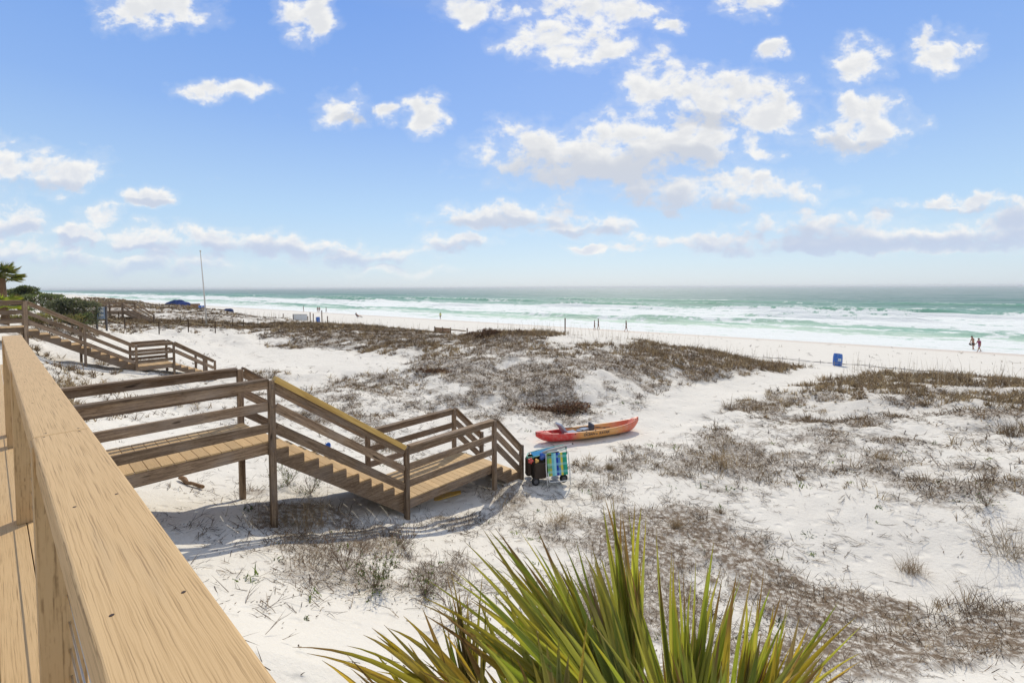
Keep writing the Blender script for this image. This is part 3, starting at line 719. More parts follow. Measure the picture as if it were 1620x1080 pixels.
def tufts(X, Y, Z, nb, L0, L1, elr, pal, wmin=.004, spread=.05, bend=(.1,.7), lod=.00075, scale=None, squash=1.0):
    n = len(X); nbs = R.randint(max(2, int(nb*.6)), int(nb*1.4)+1, n); i = np.repeat(np.arange(n), nbs); m = len(i)
    d = np.hypot(X, Y)[i]; sc = np.clip(R.lognormal(0, .35, n), .45, 2)[i]*(1 if scale is None else scale[i])
    B = np.stack([X[i]+R.normal(0, spread, m)*sc, Y[i]+R.normal(0, spread, m)*sc, Z[i]-.01], -1)
    L = R.uniform(L0, L1, m)*sc; W_ = np.maximum(wmin*R.uniform(.7, 1.4, m), d*lod*R.uniform(.6, 1.2, m))
    base = pick(pal, n, .25)[i]; col = base*R.uniform(.7, 1.3, (m,1))
    return strips(B, R.uniform(0, 2*math.pi, m), L, W_, R.uniform(elr[0], elr[1], m), R.uniform(bend[0], bend[1], m), col)
def clump(X, Y, sc=1.3, seed=300): return sstep(.40, .60, fbm(X/sc, Y/sc, 4, seed, .6))
# dark dead scrub
X, Y, Z = scatter([(4.5,9,110),(9,14,80),(14,22,50),(22,40,26),(40,75,13),(75,200,1.6)])
D, T, L = masks(X, Y, Z)
r_ = np.hypot(X, Y); cs = np.clip(r_/18, .7, 2.6)
cD = cdark(X, Y, D)
k = R.uniform(0, 1, len(X)) < cD*(.6+.5*D)+.015*D
X, Y, Z, r_ = X[k], Y[k], Z[k], r_[k]; sc = np.clip(r_/26, .8, 1.25)
v1 = tufts(X, Y, Z, 15, .07, .26, (.02, .95), DRK+[(.30,.24,.17)], .005, .11, (-.3, .8), .0011, sc)
k = R.uniform(0, 1, len(X)) < .5
v2 = tufts(X[k], Y[k], Z[k], 6, .05, .16, (.0, .5), LIT, .008, .16, (-.2, .4), .0011, sc[k])
V_, F_, C_ = cat_([v1, v2]); tag(npmesh('dead_scrub', V_, F_, M_VEG, C_, 'stuff'), 'grey brown dead scrub covering the dune hollows and slopes', 'scrub')
# tan dune grass
X, Y, Z = scatter([(4.5,9,30),(9,14,28),(14,22,26),(22,40,22),(40,75,12),(75,200,2)])
D, T, L = masks(X, Y, Z); r_ = np.hypot(X, Y); cs = np.clip(r_/18, .7, 2.6)
cT = sstep(.57-.2*T, .64-.2*T, .6*fbm(X/1.5, Y/1.5, 5, 340, .62)+.4*fbm(X/5, Y/5, 3, 350, .6))
k = R.uniform(0, 1, len(X)) < np.maximum(cT*(.25+.75*T)*(T > .03), cdark(X, Y, D)*.14)
X, Y, Z, r_ = X[k], Y[k], Z[k], r_[k]
V_, F_, C_ = tufts(X, Y, Z, 12, .12, .36, (.5, 1.45), TAN, .004, .05, (.1, .9), .0010, np.clip(r_/30, .85, 1.1))
tag(npmesh('dune_grass', V_, F_, M_VEG, C_, 'stuff'), 'dry tan grass growing along the dune crests', 'grass')
# fallen sticks, runners and leaf litter on the sand
X, Y, Z = scatter([(3.0,7,340),(7,12,240),(12,20,130),(20,40,42),(40,70,6)])
D, T, L = masks(X, Y, Z); r_ = np.hypot(X, Y)
cL = sstep(.42, .58, fbm(X/.8, Y/.8, 4, 380, .6))
k = R.uniform(0, 1, len(X)) < np.clip(L*(.10+.95*cL)+.02, 0, 1)*.9
X, Y, Z, r_ = X[k], Y[k], Z[k], r_[k]; n = len(X)
wind = math.atan2(.9, -.35)
parts = []
big = R.uniform(0, 1, n) < .42
for kk, (l0, l1, w) in ((big, (.12, .50, .006)), (~big, (.012, .05, .010))):
    m = int(kk.sum()); B = np.stack([X[kk], Y[kk], Z[kk]+.004+.02*R.uniform(0,1,m)], -1)
    az = wind+R.normal(0, .8, m)+math.pi*R.randint(0, 2, m) if l1 > .1 else R.uniform(0, 6.28, m)
    Ls = R.uniform(l0, l1, m)*np.clip(r_[kk]/14, 1, 2.4); wd = np.maximum(w*1.3, r_[kk]*.0009)
    parts.append(strips(B, az, Ls, wd, R.uniform(-.02, .22, m), R.uniform(-.1, .35, m), pick(LIT, m, .3), twist=R.normal(0, .25, m)))
    if l1 > .1:   # side twigs
        for q in range(3):
            parts.append(strips(B+np.stack([np.sin(az), np.cos(az), az*0], -1)*(Ls*.15*(q+1))[:,None], az+R.uniform(-1.1, 1.1, m), Ls*.42, wd*.8, R.uniform(0, .6, m), R.uniform(-.2, .4, m), pick(LIT, m, .3)))
V_, F_, C_ = cat_(parts); tag(npmesh('leaf_litter', V_, F_, M_VEG, C_, 'stuff'), 'dark fallen twigs, runners and leaf litter strewn over the white sand', 'litter')
# low green plants creeping in the sand
X, Y, Z = scatter([(4.5,9,1.8),(9,16,1.2),(16,40,.35)])
D, T, L = masks(X, Y, Z); k = R.uniform(0, 1, len(X)) < L*.8+D*.35
X, Y, Z = X[k], Y[k], Z[k]
V_, F_, C_ = tufts(X, Y, Z, 16, .03, .09, (.1, 1.3), GRN, .022, .05, (.0, .6), .0009)
tag(npmesh('creeping_greens', V_, F_, M_LEAF, C_, 'stuff'), 'small green creeping plants dotted over the sand', 'ground cover')
# sea oats: tall thin stems along the crests
X, Y, Z = scatter([(14,24,1.8),(24,45,2.6),(45,90,1.2)]); s_ = X*SN[0]+Y*SN[1]
D, T, L = masks(X, Y, Z); k = (R.uniform(0, 1, len(X)) < np.maximum(T*.9, .55*(s_ > 30.5)))*(s_ < 38.5)*((s_ > 28) | (R.uniform(0,1,len(X)) < .05))
px_, py_ = project(X, Y, Z); k = k.astype(bool) & ~((px_ > 1255) & (px_ < 1320))
X, Y, Z = X[k], Y[k], Z[k]; n = len(X); d = np.hypot(X, Y); B = np.stack([X, Y, Z-.01], -1); az = R.uniform(0, 6.28, n); L_ = R.uniform(.55, 1.35, n); el = R.uniform(1.35, 1.57, n); bd = R.uniform(0, .35, n)
c = pick([(.42,.36,.28),(.36,.30,.22),(.5,.44,.35)], n)
p1 = strips(B, az, L_, np.maximum(.003, d*.00045), el, bd, c)
Tt = np.stack([np.sin(az), np.cos(az), 0*az], -1); tip = B+(np.cos(el)[:,None]*Tt+np.sin(el)[:,None]*[0,0,1])*(L_*.55)[:,None]+(np.cos(el-bd)[:,None]*Tt+np.sin(el-bd)[:,None]*[0,0,1])*(L_*.40)[:,None]
k = R.uniform(0,1,n) < .3
p2 = strips(tip[k], az[k], np.full(k.sum(), .13), np.maximum(.012, d[k]*.0006), (el-bd)[k], np.full(k.sum(), .6), c[k])
V_, F_, C_ = cat_([p1, p2]); tag(npmesh('sea_oats', V_, F_, M_VEG, C_, 'stuff'), 'tall thin sea oat stems standing along the dune crest', 'grass')

# individual grass tufts and twiggy shrubs
def tuft_thing(px, py, sc, pal, nb, label, name='grass_tuft', cat='grass tuft', elr=(.5,1.45), L=(.15,.42), spread=.07, group='grass tufts on the sand', w=.0035):
    g = ground(px, py)
    x = np.zeros(1); V_, F_, C_ = tufts(x+g.x, x+g.y, x+g.z, nb, L[0]*sc, L[1]*sc, elr, pal, w, spread*sc, (.1,.8), .0005, np.ones(1))
    V_ = V_-np.array(g); o = npmesh(name, V_, F_, M_VEG, C_); o.location = g
    return tag(o, label, cat, group)
for (x, y, sc, nb, lab) in [(965,742,1.5,260,'bushy tan grass tuft on the sand between the striped chair and the right dune'),(1070,835,1.4,240,'straggly brown grass tuft above the tallest palm leaves'),
    (1140,812,1.1,150,'small dry grass tuft right of the straggly brown tuft'),(480,838,1.5,260,'grass tuft with greenish blades in the shade below the boardwalk stairs'),(945,790,1.0,150,'low tan tuft in front of the bushy tuft'),
    (880,828,1.0,130,'thin tuft of upright grass between landing shadow and palm'),(1235,930,1.1,120,'tan grass tuft at the edge of the dark hollow'),(1440,905,1.4,200,'upright grass tuft where the bare sand meets the dark hollow'),
    (1600,880,1.5,220,'golden grass tuft at the right edge of the sand slope'),(1150,738,1.0,130,'short tuft on the left of the right sand slope'),(1395,728,1.2,160,'brown tuft in the middle of the right slope'),
    (430,598,1.4,90,'tuft with tall bare stems beyond the top of the stairs'),(1600,690,1.4,150,'golden tuft high on the right dune'),(1545,975,1.3,200,'curly pale grass tuft in the hollow at lower right')]:
    tuft_thing(x, y, sc, TAN+([(.16,.17,.06)] if 'greenish' in lab else []), nb, lab)
def twig_shrub(px, py, sc, label, leaves=0):
    g = ground(px, py); ps = []; n = 26
    root = thing('twiggy_shrub', g, label, 'shrub', 'bare twiggy shrubs on the sand')
    rng = np.random.RandomState(int(px)); B = np.zeros((n,3)); az = rng.uniform(0,6.28,n); el = rng.uniform(.25,1.2,n); L_ = rng.uniform(.2,.5,n)*sc
    col = pick([(.17,.12,.09),(.24,.17,.12)], n); ps.append(strips(B, az, L_, np.full(n,.007), el, rng.uniform(-.3,.3,n), col)); leafpts = []
    for gen in range(3):
        m = n*4; j = rng.randint(0, len(B), m); f = rng.uniform(.25,.95,m)
        dirs = np.stack([np.sin(az[j])*np.cos(el[j]), np.cos(az[j])*np.cos(el[j]), np.sin(el[j])], -1)
        B2 = B[j]+dirs*(L_[j]*f)[:,None]; az2 = az[j]+rng.normal(0,.8,m); el2 = np.clip(el[j]+rng.normal(0,.4,m), -.1, 1.4); L2 = L_[j]*rng.uniform(.3,.55,m)
        ps.append(strips(B2, az2, L2, np.full(m,.0048), el2, rng.uniform(-.3,.3,m), pick([(.17,.12,.09),(.24,.17,.12),(.12,.09,.07)], m)))
        B, az, el, L_ = B2, az2, el2, L2; n = m if gen == 0 else n; leafpts.append(B2)
        if gen >= 1: break
    V_, F_, C_ = cat_(ps); npmesh('stem', V_, F_, M_VEG, C_, parent=root)
    if leaves:
        P_ = np.concatenate(leafpts); j = rng.randint(0, len(P_), leaves); x = P_[j]+rng.normal(0,.015,(leaves,3))
        V_, F_, C_ = strips(x, rng.uniform(0,6.28,leaves), rng.uniform(.02,.045,leaves), np.full(leaves,.02), rng.uniform(-.2,1.2,leaves), np.full(leaves,.3), pick(GRN, leaves, .3)); npmesh('foliage', V_, F_, M_LEAF, C_, parent=root)
twig_shrub(455, 768, 1.5, 'reddish twiggy shrub with green leaves just behind the tall front post', 320)
twig_shrub(492, 780, 1.1, 'small leafy shrub right of the reddish twiggy shrub', 150)
twig_shrub(545, 905, 1.2, 'bare twiggy shrub left of the green plants below the stairs', 0)
twig_shrub(592, 930, 1.2, 'shrub with green leaf clusters on open sand below the stairs', 420)
twig_shrub(640, 870, 1.1, 'grey bare shrub just below the landing front post', 30)
twig_shrub(672, 940, .8, 'small green sprig right of the leafy shrub', 140)
twig_shrub(720, 985, 1.0, 'faint bare shrub on the sand left of the big palm leaves', 0)
twig_shrub(1560, 800, .9, 'small dark shrub with grey leaves on the upper right slope', 80)

def leafy(name, center, rad, n, size, pal, label, cat, group=None, seed=1, stems=True, balls=9, mat_=M_LEAF, part='foliage'):
    """bush: leaf-sized faces spread through a lumpy volume, on woody stems"""
    rng = np.random.RandomState(seed); c = Vector(center); base = Vector((c.x, c.y, tz(c.x, c.y)))
    root = thing(name, base, label, cat, group)
    bc = rng.normal(0, .45, (balls,3)); bc[:,2] = np.abs(bc[:,2])*.8; br = rng.uniform(.35,.62,balls)
    j = rng.randint(0, balls, n); u = rng.normal(size=(n,3)); u /= np.linalg.norm(u, axis=1)[:,None]
    r = br[j]*rng.uniform(.55, 1.05, n)**.6; Pn = bc[j]+u*r[:,None]
    Pn = Pn*np.array(rad); off = np.array(c-base); Pn[:,2] = np.where(Pn[:,2] < 0, Pn[:,2]*max(1.0, off[2]/(rad[2]*.55)), Pn[:,2])
    low = rng.uniform(size=n) < .35; Pn[low,2] = -off[2]+rng.uniform(0, 1, low.sum())*(off[2]+Pn[low,2]*.5)
    Pn += off; Pn[:,2] = np.maximum(Pn[:,2], .03)
    tone = (.75+.5*rng.uniform(size=balls))[j]
    col = pick(pal, n, .3)*tone[:,None]
    V_, F_, C_ = strips(Pn, rng.uniform(0,6.28,n), size*rng.uniform(.7,1.4,n), size*.5*rng.uniform(.7,1.3,n), rng.uniform(-.6,1.4,n), rng.uniform(0,.6,n), col)
    npmesh(part, V_, F_, mat_, C_, parent=root)
    if stems:
        b = MB()
        for q in range(balls): b.tube([Vector((0,0,-.1)), Vector(bc[q]*np.array(rad)*.4+off*.6), Vector(bc[q]*np.array(rad)+off)], [.06,.04,.015], 5, c=(.6,.5,.4))
        b.build('stem', M_WEATHER, root, org=(0,0,0))
    return root
def atg(px, py, Y): return at(px, py, Y)
leafy('leafy_bush', at(116, 486, 33), (1.25,1.0,.70), 8500, .13, [(.08,.095,.06),(.12,.13,.09),(.18,.18,.14),(.06,.07,.05)], 'dark green rounded bush behind the second boardwalk stairs', 'bush', 'bushes on the left', 3)
leafy('leafy_bush', at(128, 503, 31), (.45,.5,.25), 1600, .12, [(.07,.10,.05),(.13,.15,.08)], 'low green bush at the foot of the dark rounded bush', 'bush', 'bushes on the left', 4)
leafy('leafy_bush', at(38, 467, 46), (1.6,1.5,.75), 6500, .20, [(.09,.12,.05),(.14,.16,.08),(.07,.08,.04)], 'olive green bush right of the palm, against the sky', 'bush', 'bushes on the left', 5)
leafy('leafy_bush', at(75, 470, 46), (1.4,1.1,.32), 3500, .18, [(.13,.16,.08),(.16,.18,.10)], 'pale green low bush between olive bush and dark bush', 'bush', 'bushes on the left', 6)
leafy('leafy_bush', at(55, 505, 27), (1.7,.7,.3), 3500, .11, [(.18,.17,.06),(.14,.13,.07),(.24,.20,.10)], 'yellowish low bush under the second boardwalk rails', 'bush', 'bushes on the left', 8)

BR = [(.16,.085,.055),(.22,.125,.075),(.12,.07,.05),(.26,.17,.10)]
for (x, y, Y, rr3, nn, lab, sd) in [(790,537,36,(1.9,1.3,.9),11000,'large reddish brown dead bush on the crest of the middle dune',31),(838,536,37,(.7,.6,.55),2200,'rounded brown bush right of the large reddish bush on the crest',32),(752,531,44,(.8,.5,.35),1500,'low dark hedge like bush right of the plank wall',33),
    (812,553,36,(.3,.3,.4),600,'small upright dark bush in front of the large reddish bush',34),(905,648,18.4,(1.0,.6,.30),1500,'dark brown matted bush right behind the kayak',35),(850,652,18.5,(.8,.5,.26),900,'low brown matted bush behind the left end of the kayak',36),(700,600,24,(1.3,.8,.30),1500,'dark matted bush in the sand bowl left of the middle dune',37)]:
    leafy('dead_bush', at(x, y, Y), rr3, nn, .16 if Y > 30 else .10, BR, lab, 'bush', 'brown bushes on the middle dune', sd, mat_=M_VEG)

# palms: fans of pointed segments
def fan(hub, tips, w, cols, mb_, jit=0.0, fold=.25, extra=0, arch=.10):
    """one frond: every segment is a folded pointed strip from the hub to its tip"""
    hub = Vector(hub); T_ = [Vector(t) for t in tips]
    for i in range(extra):
        a = rnd.randrange(len(T_)-1) if len(T_) > 1 else 0; f = rnd.random()
        q = T_[a].lerp(T_[min(a+1, len(T_)-1)], f); q = hub+(q-hub)*rnd.uniform(.62, .98)+Vector([rnd.uniform(-.06,.06)*(q-hub).length for _ in range(3)])
        T_.append(q)
    for t in T_:
        d = (t-hub)*1.05; L_ = d.length; dn = d.normalized()
        side = dn.cross(Vector((rnd.uniform(-.7,.7), -1+rnd.uniform(-.35,.35), rnd.uniform(-.3,.6)))).normalized(); nrm = side.cross(dn).normalized()
        ns = 11; V, C = [], []; ww = w*rnd.uniform(.75, 1.4); brown = rnd.random()
        tipf = rnd.uniform(.22,.40) if brown < .22 else (rnd.uniform(.06,.16) if brown < .8 else .02)
        g0 = cols[rnd.randrange(len(cols))]; tn = rnd.uniform(.65, 1.2); sag = L_*arch*rnd.uniform(.3, 1.6); curl = rnd.uniform(-.05, .03)*L_; sw = rnd.uniform(-.035, .035)*L_
        yel = rnd.random() < .3; pale = rnd.random() < .35
        for k in range(ns+1):
            f = k/ns; p = hub+d*f+Vector((0,0,1))*(sag*2*f*(1-f)+curl*max(0, f-.6)**2*5)+side*sw*math.sin(f*3.1)
            prof = (.40+.60*min(1, f/.30)) if f < .30 else max(0, (1-((f-.30)/.70)**1.25))
            hw = ww*.5*prof+.0005; fo = hw*fold*2.6
            rot = side*math.cos(.5*f*sw/L_*20)+nrm*math.sin(.5*f*sw/L_*20)
            V += [p-rot*hw, p-rot*hw*.5+nrm*fo*.25, p-nrm*fo, p+rot*hw*.5+nrm*fo*.25, p+rot*hw]
            c = [x*tn for x in g0]; c = [c[q]*(1+.10*math.sin(9*f+tn*40)) for q in range(3)]
            e = (f-(1-tipf))/.08
            if e > 0: c = [c[q]*(1-min(1,e))+((.20,.12,.06),(.30,.22,.13))[pale][q]*min(1,e) for q in range(3)]
            elif e > -1.5 and yel: c = [c[q]*.45+(.46,.33,.05)[q]*.55 for q in range(3)]
            edge = [c[q]*.72+(.34,.29,.08)[q]*.28 for q in range(3)]; in_ = [x*.88 for x in c]
            C += [tuple(edge), tuple(in_), tuple([x*1.12 for x in c]), tuple(in_), tuple(edge)]
        F_ = []
        for k in range(ns):
            a = k*5
            for z in range(4): F_.append((a+z, a+z+1, a+z+6, a+z+5))
        mb_.add(V, F_, None, C)
GP = [(.31,.36,.06),(.43,.44,.085),(.22,.27,.045),(.50,.46,.10),(.36,.37,.10)]
YP = [(.50,.38,.06),(.36,.32,.06),(.58,.40,.08),(.28,.23,.06),(.40,.31,.10)]
def frond_px(root, hub, tips, w, cols, extra, name='frond', arch=.10):
    h = at(*hub); T_ = [at(*t) for t in tips]; b = MB(); fan(h, T_, w, cols, b, extra=extra, arch=arch)
    # stalk to the crown
    o = b.build(name, M_LEAF, root, smooth=True)
    b = MB(); cr = Vector(root['_o'])+Vector((0,0,crown_h)); b.tube([cr, (cr+h)/2+Vector((0,0,.03)), h], [.016,.012,.008], 6, c=(.24,.27,.06)); b.build('stalk', M_COL, o, org=root['_o'])
pc = at(1010, 1400, 1.75); gx = tz(pc.x, pc.y); crown_h = pc.z-gx
pr = thing('palm_tree', (pc.x, pc.y, gx), 'fan palm with yellow green pointed leaves and brown tips filling the lower foreground', 'palm')
b = MB(); b.tube([Vector((pc.x, pc.y, gx-.2)), Vector((pc.x+.03, pc.y, gx+crown_h*.5)), Vector((pc.x, pc.y, gx+crown_h))], [.17,.15,.16], 12, c=(.5,.42,.33)); b.build('trunk', M_WEATHER, pr)
frond_px(pr, (820,1230,1.60), [(478,1034,1.75),(560,1020,1.8),(555,1058,1.7),(598,1000,1.85),(585,1008,1.8),(623,1000,1.85),(645,988,1.9),(668,1005,1.9),(640,1030,1.7),(700,1000,1.9),(690,1040,1.7)], 0.0328, YP, 58, arch=.16)
frond_px(pr, (752,1150,1.9), [(672,962,1.95),(706,910,2.0),(716,916,2.0),(727,935,2.0),(740,950,2.0),(763,912,2.05),(767,960,2.0),(752,985,2.0)], 0.0234, [(.14,.17,.035),(.24,.22,.05),(.20,.15,.06)], 28, arch=.03)
frond_px(pr, (1020,1240,1.65), [(686,932,2.1),(680,948,2.0),(722,903,2.1),(745,866,2.2),(772,842,2.3),(782,850,2.3),(800,862,2.3),(830,856,2.3),(855,850,2.35),(862,868,2.35),(880,885,2.3),(897,870,2.35)], 0.0359, GP+YP[:2], 93, arch=.12)
frond_px(pr, (1030,1250,1.55), [(700,975,1.7),(740,925,1.75),(800,905,1.85),(915,868,2.1),(925,880,2.1),(940,872,2.1),(898,905,2.0)], 0.0359, GP, 64, arch=.10)
frond_px(pr, (1010,1130,2.1), [(958,790,2.25),(966,798,2.25),(972,796,2.25),(984,815,2.25),(1005,801,2.3),(1015,806,2.3),(1022,830,2.3),(975,850,2.3)], 0.0281, GP, 45, arch=.03)
frond_px(pr, (1085,1240,1.9), [(988,870,2.1),(1000,900,2.1),(1040,858,2.2),(1064,882,2.2),(1066,900,2.2),(1100,905,2.2),(1120,900,2.2),(1128,870,2.2),(1168,925,2.2),(1140,930,2.1)], 0.0281, GP, 64, arch=.03)
frond_px(pr, (1150,1260,1.8), [(1165,918,2.0),(1190,922,2.0),(1206,918,2.0),(1216,940,2.0),(1233,948,2.0),(1245,970,1.95),(1275,1000,1.95),(1180,950,2.0)], 0.0296, GP+YP[:1], 52, arch=.03)
frond_px(pr, (1130,1260,1.5), [(1318,962,1.8),(1345,990,1.8),(1352,1008,1.75),(1310,1000,1.75),(1352,1050,1.65),(1300,1040,1.65),(1270,1030,1.6),(1355,1030,1.7)], 0.0296, GP+YP, 45, arch=.10)
frond_px(pr, (900,1260,1.4), [(560,1120,1.5),(700,1060,1.5),(760,1020,1.6),(850,1000,1.7),(930,980,1.8),(640,1085,1.5)], 0.0351, GP+YP, 73, arch=.10)
frond_px(pr, (1120,1300,1.45), [(930,1000,1.7),(1000,980,1.8),(1070,985,1.8),(1140,1000,1.75),(1200,1010,1.7),(1250,1060,1.6)], 0.0328, GP, 84, arch=.06)

frond_px(pr, (1200,1290,1.7), [(1230,1010,1.9),(1262,985,1.95),(1290,1010,1.9),(1310,1040,1.85),(1250,1050,1.8),(1200,1000,1.9)], .036, GP+YP[:2], 18, arch=.05)
frond_px(pr, (880,1290,1.6), [(730,1010,1.9),(760,960,2.0),(800,935,2.05),(850,920,2.1),(900,930,2.1),(950,940,2.1)], .040, GP, 22, arch=.06)
frond_px(pr, (760,1300,1.5), [(520,1045,1.7),(600,1040,1.75),(650,1020,1.8),(700,1035,1.8),(760,1030,1.8)], .036, YP, 18, arch=.12)

def small_palm(px, py, Y, label, r, seed, nf=16, zoff=0, pal=GP):
    c = at(px, py, Y); g = tz(c.x, c.y); st = random.getstate(); 
    root = thing('palm_tree', (c.x, c.y, g), label, 'palm'); hh = c.z-g
    b = MB(); b.tube([Vector((c.x, c.y, g-.2)), Vector((c.x+.1, c.y, g+hh*.5)), c], [.2,.16,.18], 9, c=(.7,.6,.5)); b.build('trunk', M_WEATHER, root)
    for i in range(nf):
        a = i*2.399+seed; el = rnd.uniform(-.5, 1.2); d = Vector((math.cos(a)*math.cos(el), math.sin(a)*math.cos(el), math.sin(el)))
        hub = c+d*r*.5; tips = []; sd = d.cross(Vector((0,0,1))).normalized(); up = sd.cross(d)
        for k in range(17):
            t = -1.35+2.7*k/16; tips.append(hub+(d*math.cos(t)+sd*math.sin(t))*r*.55+Vector((0,0,-.14*r*abs(t))))
        b = MB(); fan(hub, tips, .07*r, pal, b, arch=-.04); o = b.build('frond', M_LEAF, root)
        b = MB(); b.tube([c, hub], .02, 5, c=(.25,.25,.1)); b.build('stalk', M_COL, o, org=root['_o'])
small_palm(2, 437, 30, 'tall fan palm cut by the left edge above the second boardwalk', 1.15, 1, 26, pal=[(.12,.15,.04),(.17,.19,.06),(.08,.10,.03)])
small_palm(5, 484, 24, 'yellow green low palm behind the second boardwalk handrail', .95, 2, 14, pal=[(.30,.34,.04),(.24,.30,.05)])
# ------------------------------------------------------------------ kayak
def kayak():
    a, b_ = Vector((.76, 14.65, 0)), Vector((4.50, 16.10, 0)); c = (a+b_)/2; L_ = (b_-a).length/2
    c.z = tz(c.x, c.y)+.02
    root = thing('kayak', c, 'red and orange yellow sit-on kayak lying on the sand path', 'kayak')
    yaw = math.atan2(b_.y-a.y, b_.x-a.x)
    za, zb = tz(a.x, a.y)+.02, tz(b_.x, b_.y)+.02; pit = math.atan2(zb-za, 2*L_)
    root.rotation_euler = (math.radians(-4), -pit, yaw)
    ns, V, F, C = 60, [], [], []
    red, yel, org = (.62,.035,.03), (.70,.34,.09), (.66,.13,.06)
    def sec(x):
        ax = abs(x); B = .40*max(0.0, 1-ax**2.4)**.8+.012
        g = .29+(.06 if x < 0 else .15)*ax**3.0; k = .06*ax**3+(g-.10-.06*ax**3)*max(0.0, (ax-.72)/.28)**2.2
        op = float(sstep(.90, .72, ax)) if x > 0 else float(sstep(.80, .60, ax))
        op *= 1.0
        fl = g-(.19*op)+.03*(1-op)
        seatp = .05*math.exp(-((x+.28)/.10)**2)+.05*math.exp(-((x-.28)/.10)**2)
        fl -= seatp*op*.4
        half = [(0,k),(.45*B,k+.012),(.80*B,k+.06),(.97*B,k+.14),(1.0*B,g-.05),(.98*B,g),(.90*B,g+.012),(.82*B,g),(.78*B,g-.5*(g-fl) if op > .02 else g+.01),(.66*B,fl+.012),(.35*B,fl+.02*op),(0,fl+.02*op)]
        return half
    m = 0
    for i in range(ns+1):
        x = -1+2*i/ns; h = sec(x*.995); ring = [(y, z) for y, z in h]+[(-y, z) for y, z in h[-2:0:-1]]; m = len(ring)
        t1 = float(sstep(-.22, -.46, x)); t2 = float(sstep(.30, .80, x))
        for q, (y, z) in enumerate(ring):
            V.append((x*L_, y, z)); cc = [yel[k]*(1-t1)+red[k]*t1 for k in range(3)]; cc = [cc[k]*(1-t2)+org[k]*t2 for k in range(3)]
            C.append(tuple(cc))
    for i in range(ns):
        for q in range(m): F.append((i*m+q, i*m+(q+1) % m, (i+1)*m+(q+1) % m, (i+1)*m+q))
    F += [tuple(range(m))[::-1], tuple(range(ns*m, ns*m+m))]
    b = MB(); b.add(V, F, None, C); hull = b.build('hull', M_PLASTIC, root, True, org=(0,0,0))
    # seat: grey padded base and back
    b = MB(); b.box((-.72,0,.20), (.20,0,.015), (0,.20,0), (0,0,.04), (.36,.39,.46)); b.build('seat', M_FABRIC, root, org=(0,0,0), bevel=.02)
    b = MB(); b.box((-1.02,.02,.37), (-.14,0,.19), (0,.22,0), (.03,0,.02), (.34,.38,.46)); b.build('seat_back', M_FABRIC, root, org=(0,0,0), bevel=.02)
    b = MB(); b.box((-.25,.03,.23), (.17,.05,.03), (-.04,.13,0), (0,0,.06), (.33,.37,.45)); b.build('seat', M_FABRIC, root, org=(0,0,0), bevel=.02)
    b = MB(); b.box((.10,.05,.30), (.03,.02,.13), (0,.15,.02), (.04,0,-.01), (.10,.10,.12)); b.build('seat_back', M_FABRIC, root, org=(0,0,0), bevel=.02)
    b = MB()
    for (p0, p1) in (((-.5,-.18,.27),(.75,-.10,.27)), ((-.3,.2,.30),(.5,-.22,.29)), ((-.9,.25,.34),(-.4,-.3,.33))): b.tube([p0, ((p0[0]+p1[0])/2, (p0[1]+p1[1])/2, p0[2]+.05), p1], .012, 6, c=(.03,.03,.035))
    b.build('strap', M_COL, root, org=(0,0,0))
    for (x, y, z) in ((-1.55,.2,.36),(-1.2,-.36,.33),(1.45,.2,.40),(1.75,-.14,.44),(-1.75,-.12,.40)):
        b = MB(); b.tube([(x-.04,y,z-.01),(x-.02,y,z+.03),(x+.02,y,z+.03),(x+.04,y,z-.01)], .007, 5, c=(.03,.03,.03)); b.build('deck_loop', M_COL, root, org=(0,0,0))
    for (x, z) in ((-.75,.26),(-.35,.29),(.0,.31)):
        b = MB(); y = -.40*(1-abs(x/L_)**2.4)**.8-.012; b.tube([(x,y+.01,z),(x,y-.008,z)], .016, 8, c=(.03,.03,.03)); b.build('scupper', M_COL, root, org=(0,0,0))
    for wd_, x_ in (('OCEAN', -.25), ('KAYAK', .33)):
        tx = bpy.data.curves.new('text_curve', 'FONT'); tx.body = wd_; tx.size = .125; tx.shear = .3; tx.extrude = .001; tx.align_x = 'CENTER'; tx.offset = .002
        tmp = bpy.data.objects.new('tmp_text', tx); COL.objects.link(tmp); bpy.context.view_layer.update()
        me = bpy.data.meshes.new_from_object(tmp.evaluated_get(bpy.context.evaluated_depsgraph_get())); bpy.data.objects.remove(tmp)
        me.materials.clear(); me.materials.append(M_INK); o = bpy.data.objects.new('lettering', me); COL.objects.link(o); o.parent = root
        o.location = (x_, -.4185, .165); o.rotation_euler = (math.radians(86), 0, 0)
    b = MB(); b.add([(.0,-.4195,.19),(.035,-.4195,.225),(.07,-.4195,.19),(.035,-.4195,.165)], [(0,1,2,3)], None, (.03,.03,.05)); b.build('emblem', M_COL, root, org=(0,0,0))
    return root
M_INK = mat('black_ink', (.03,.03,.05), .6, .2)
kayak()

# ------------------------------------------------------------------ beach wagon, folded chair and what lies on them
wg = ground(862, 766); wz = wg.z
yawW = math.radians(14); WX = Vector((math.cos(yawW), math.sin(yawW), 0)); WY = Vector((-WX.y, WX.x, 0)); WO = Vector((.50, 11.25, 0)); WO.z = tz(WO.x, WO.y)
pw = lambda x, y, z: WO+WX*x+WY*y+Vector((0,0,z))
wt = thing('beach_wagon', WO, 'black fabric folding wagon parked at the foot of the boardwalk stairs', 'wagon')
b = MB()
for (a0, a1, y0, y1, z0, z1) in ((0,.86,0,.02,.16,.60),(0,.86,.46,.48,.16,.60),(0,.02,.0,.48,.16,.60),(.84,.86,0,.48,.16,.60),(0,.86,0,.48,.16,.18)):
    b.box(pw((a0+a1)/2,(y0+y1)/2,(z0+z1)/2), WX*(a1-a0)/2, WY*(y1-y0)/2, (0,0,(z1-z0)/2), (.045,.038,.032))
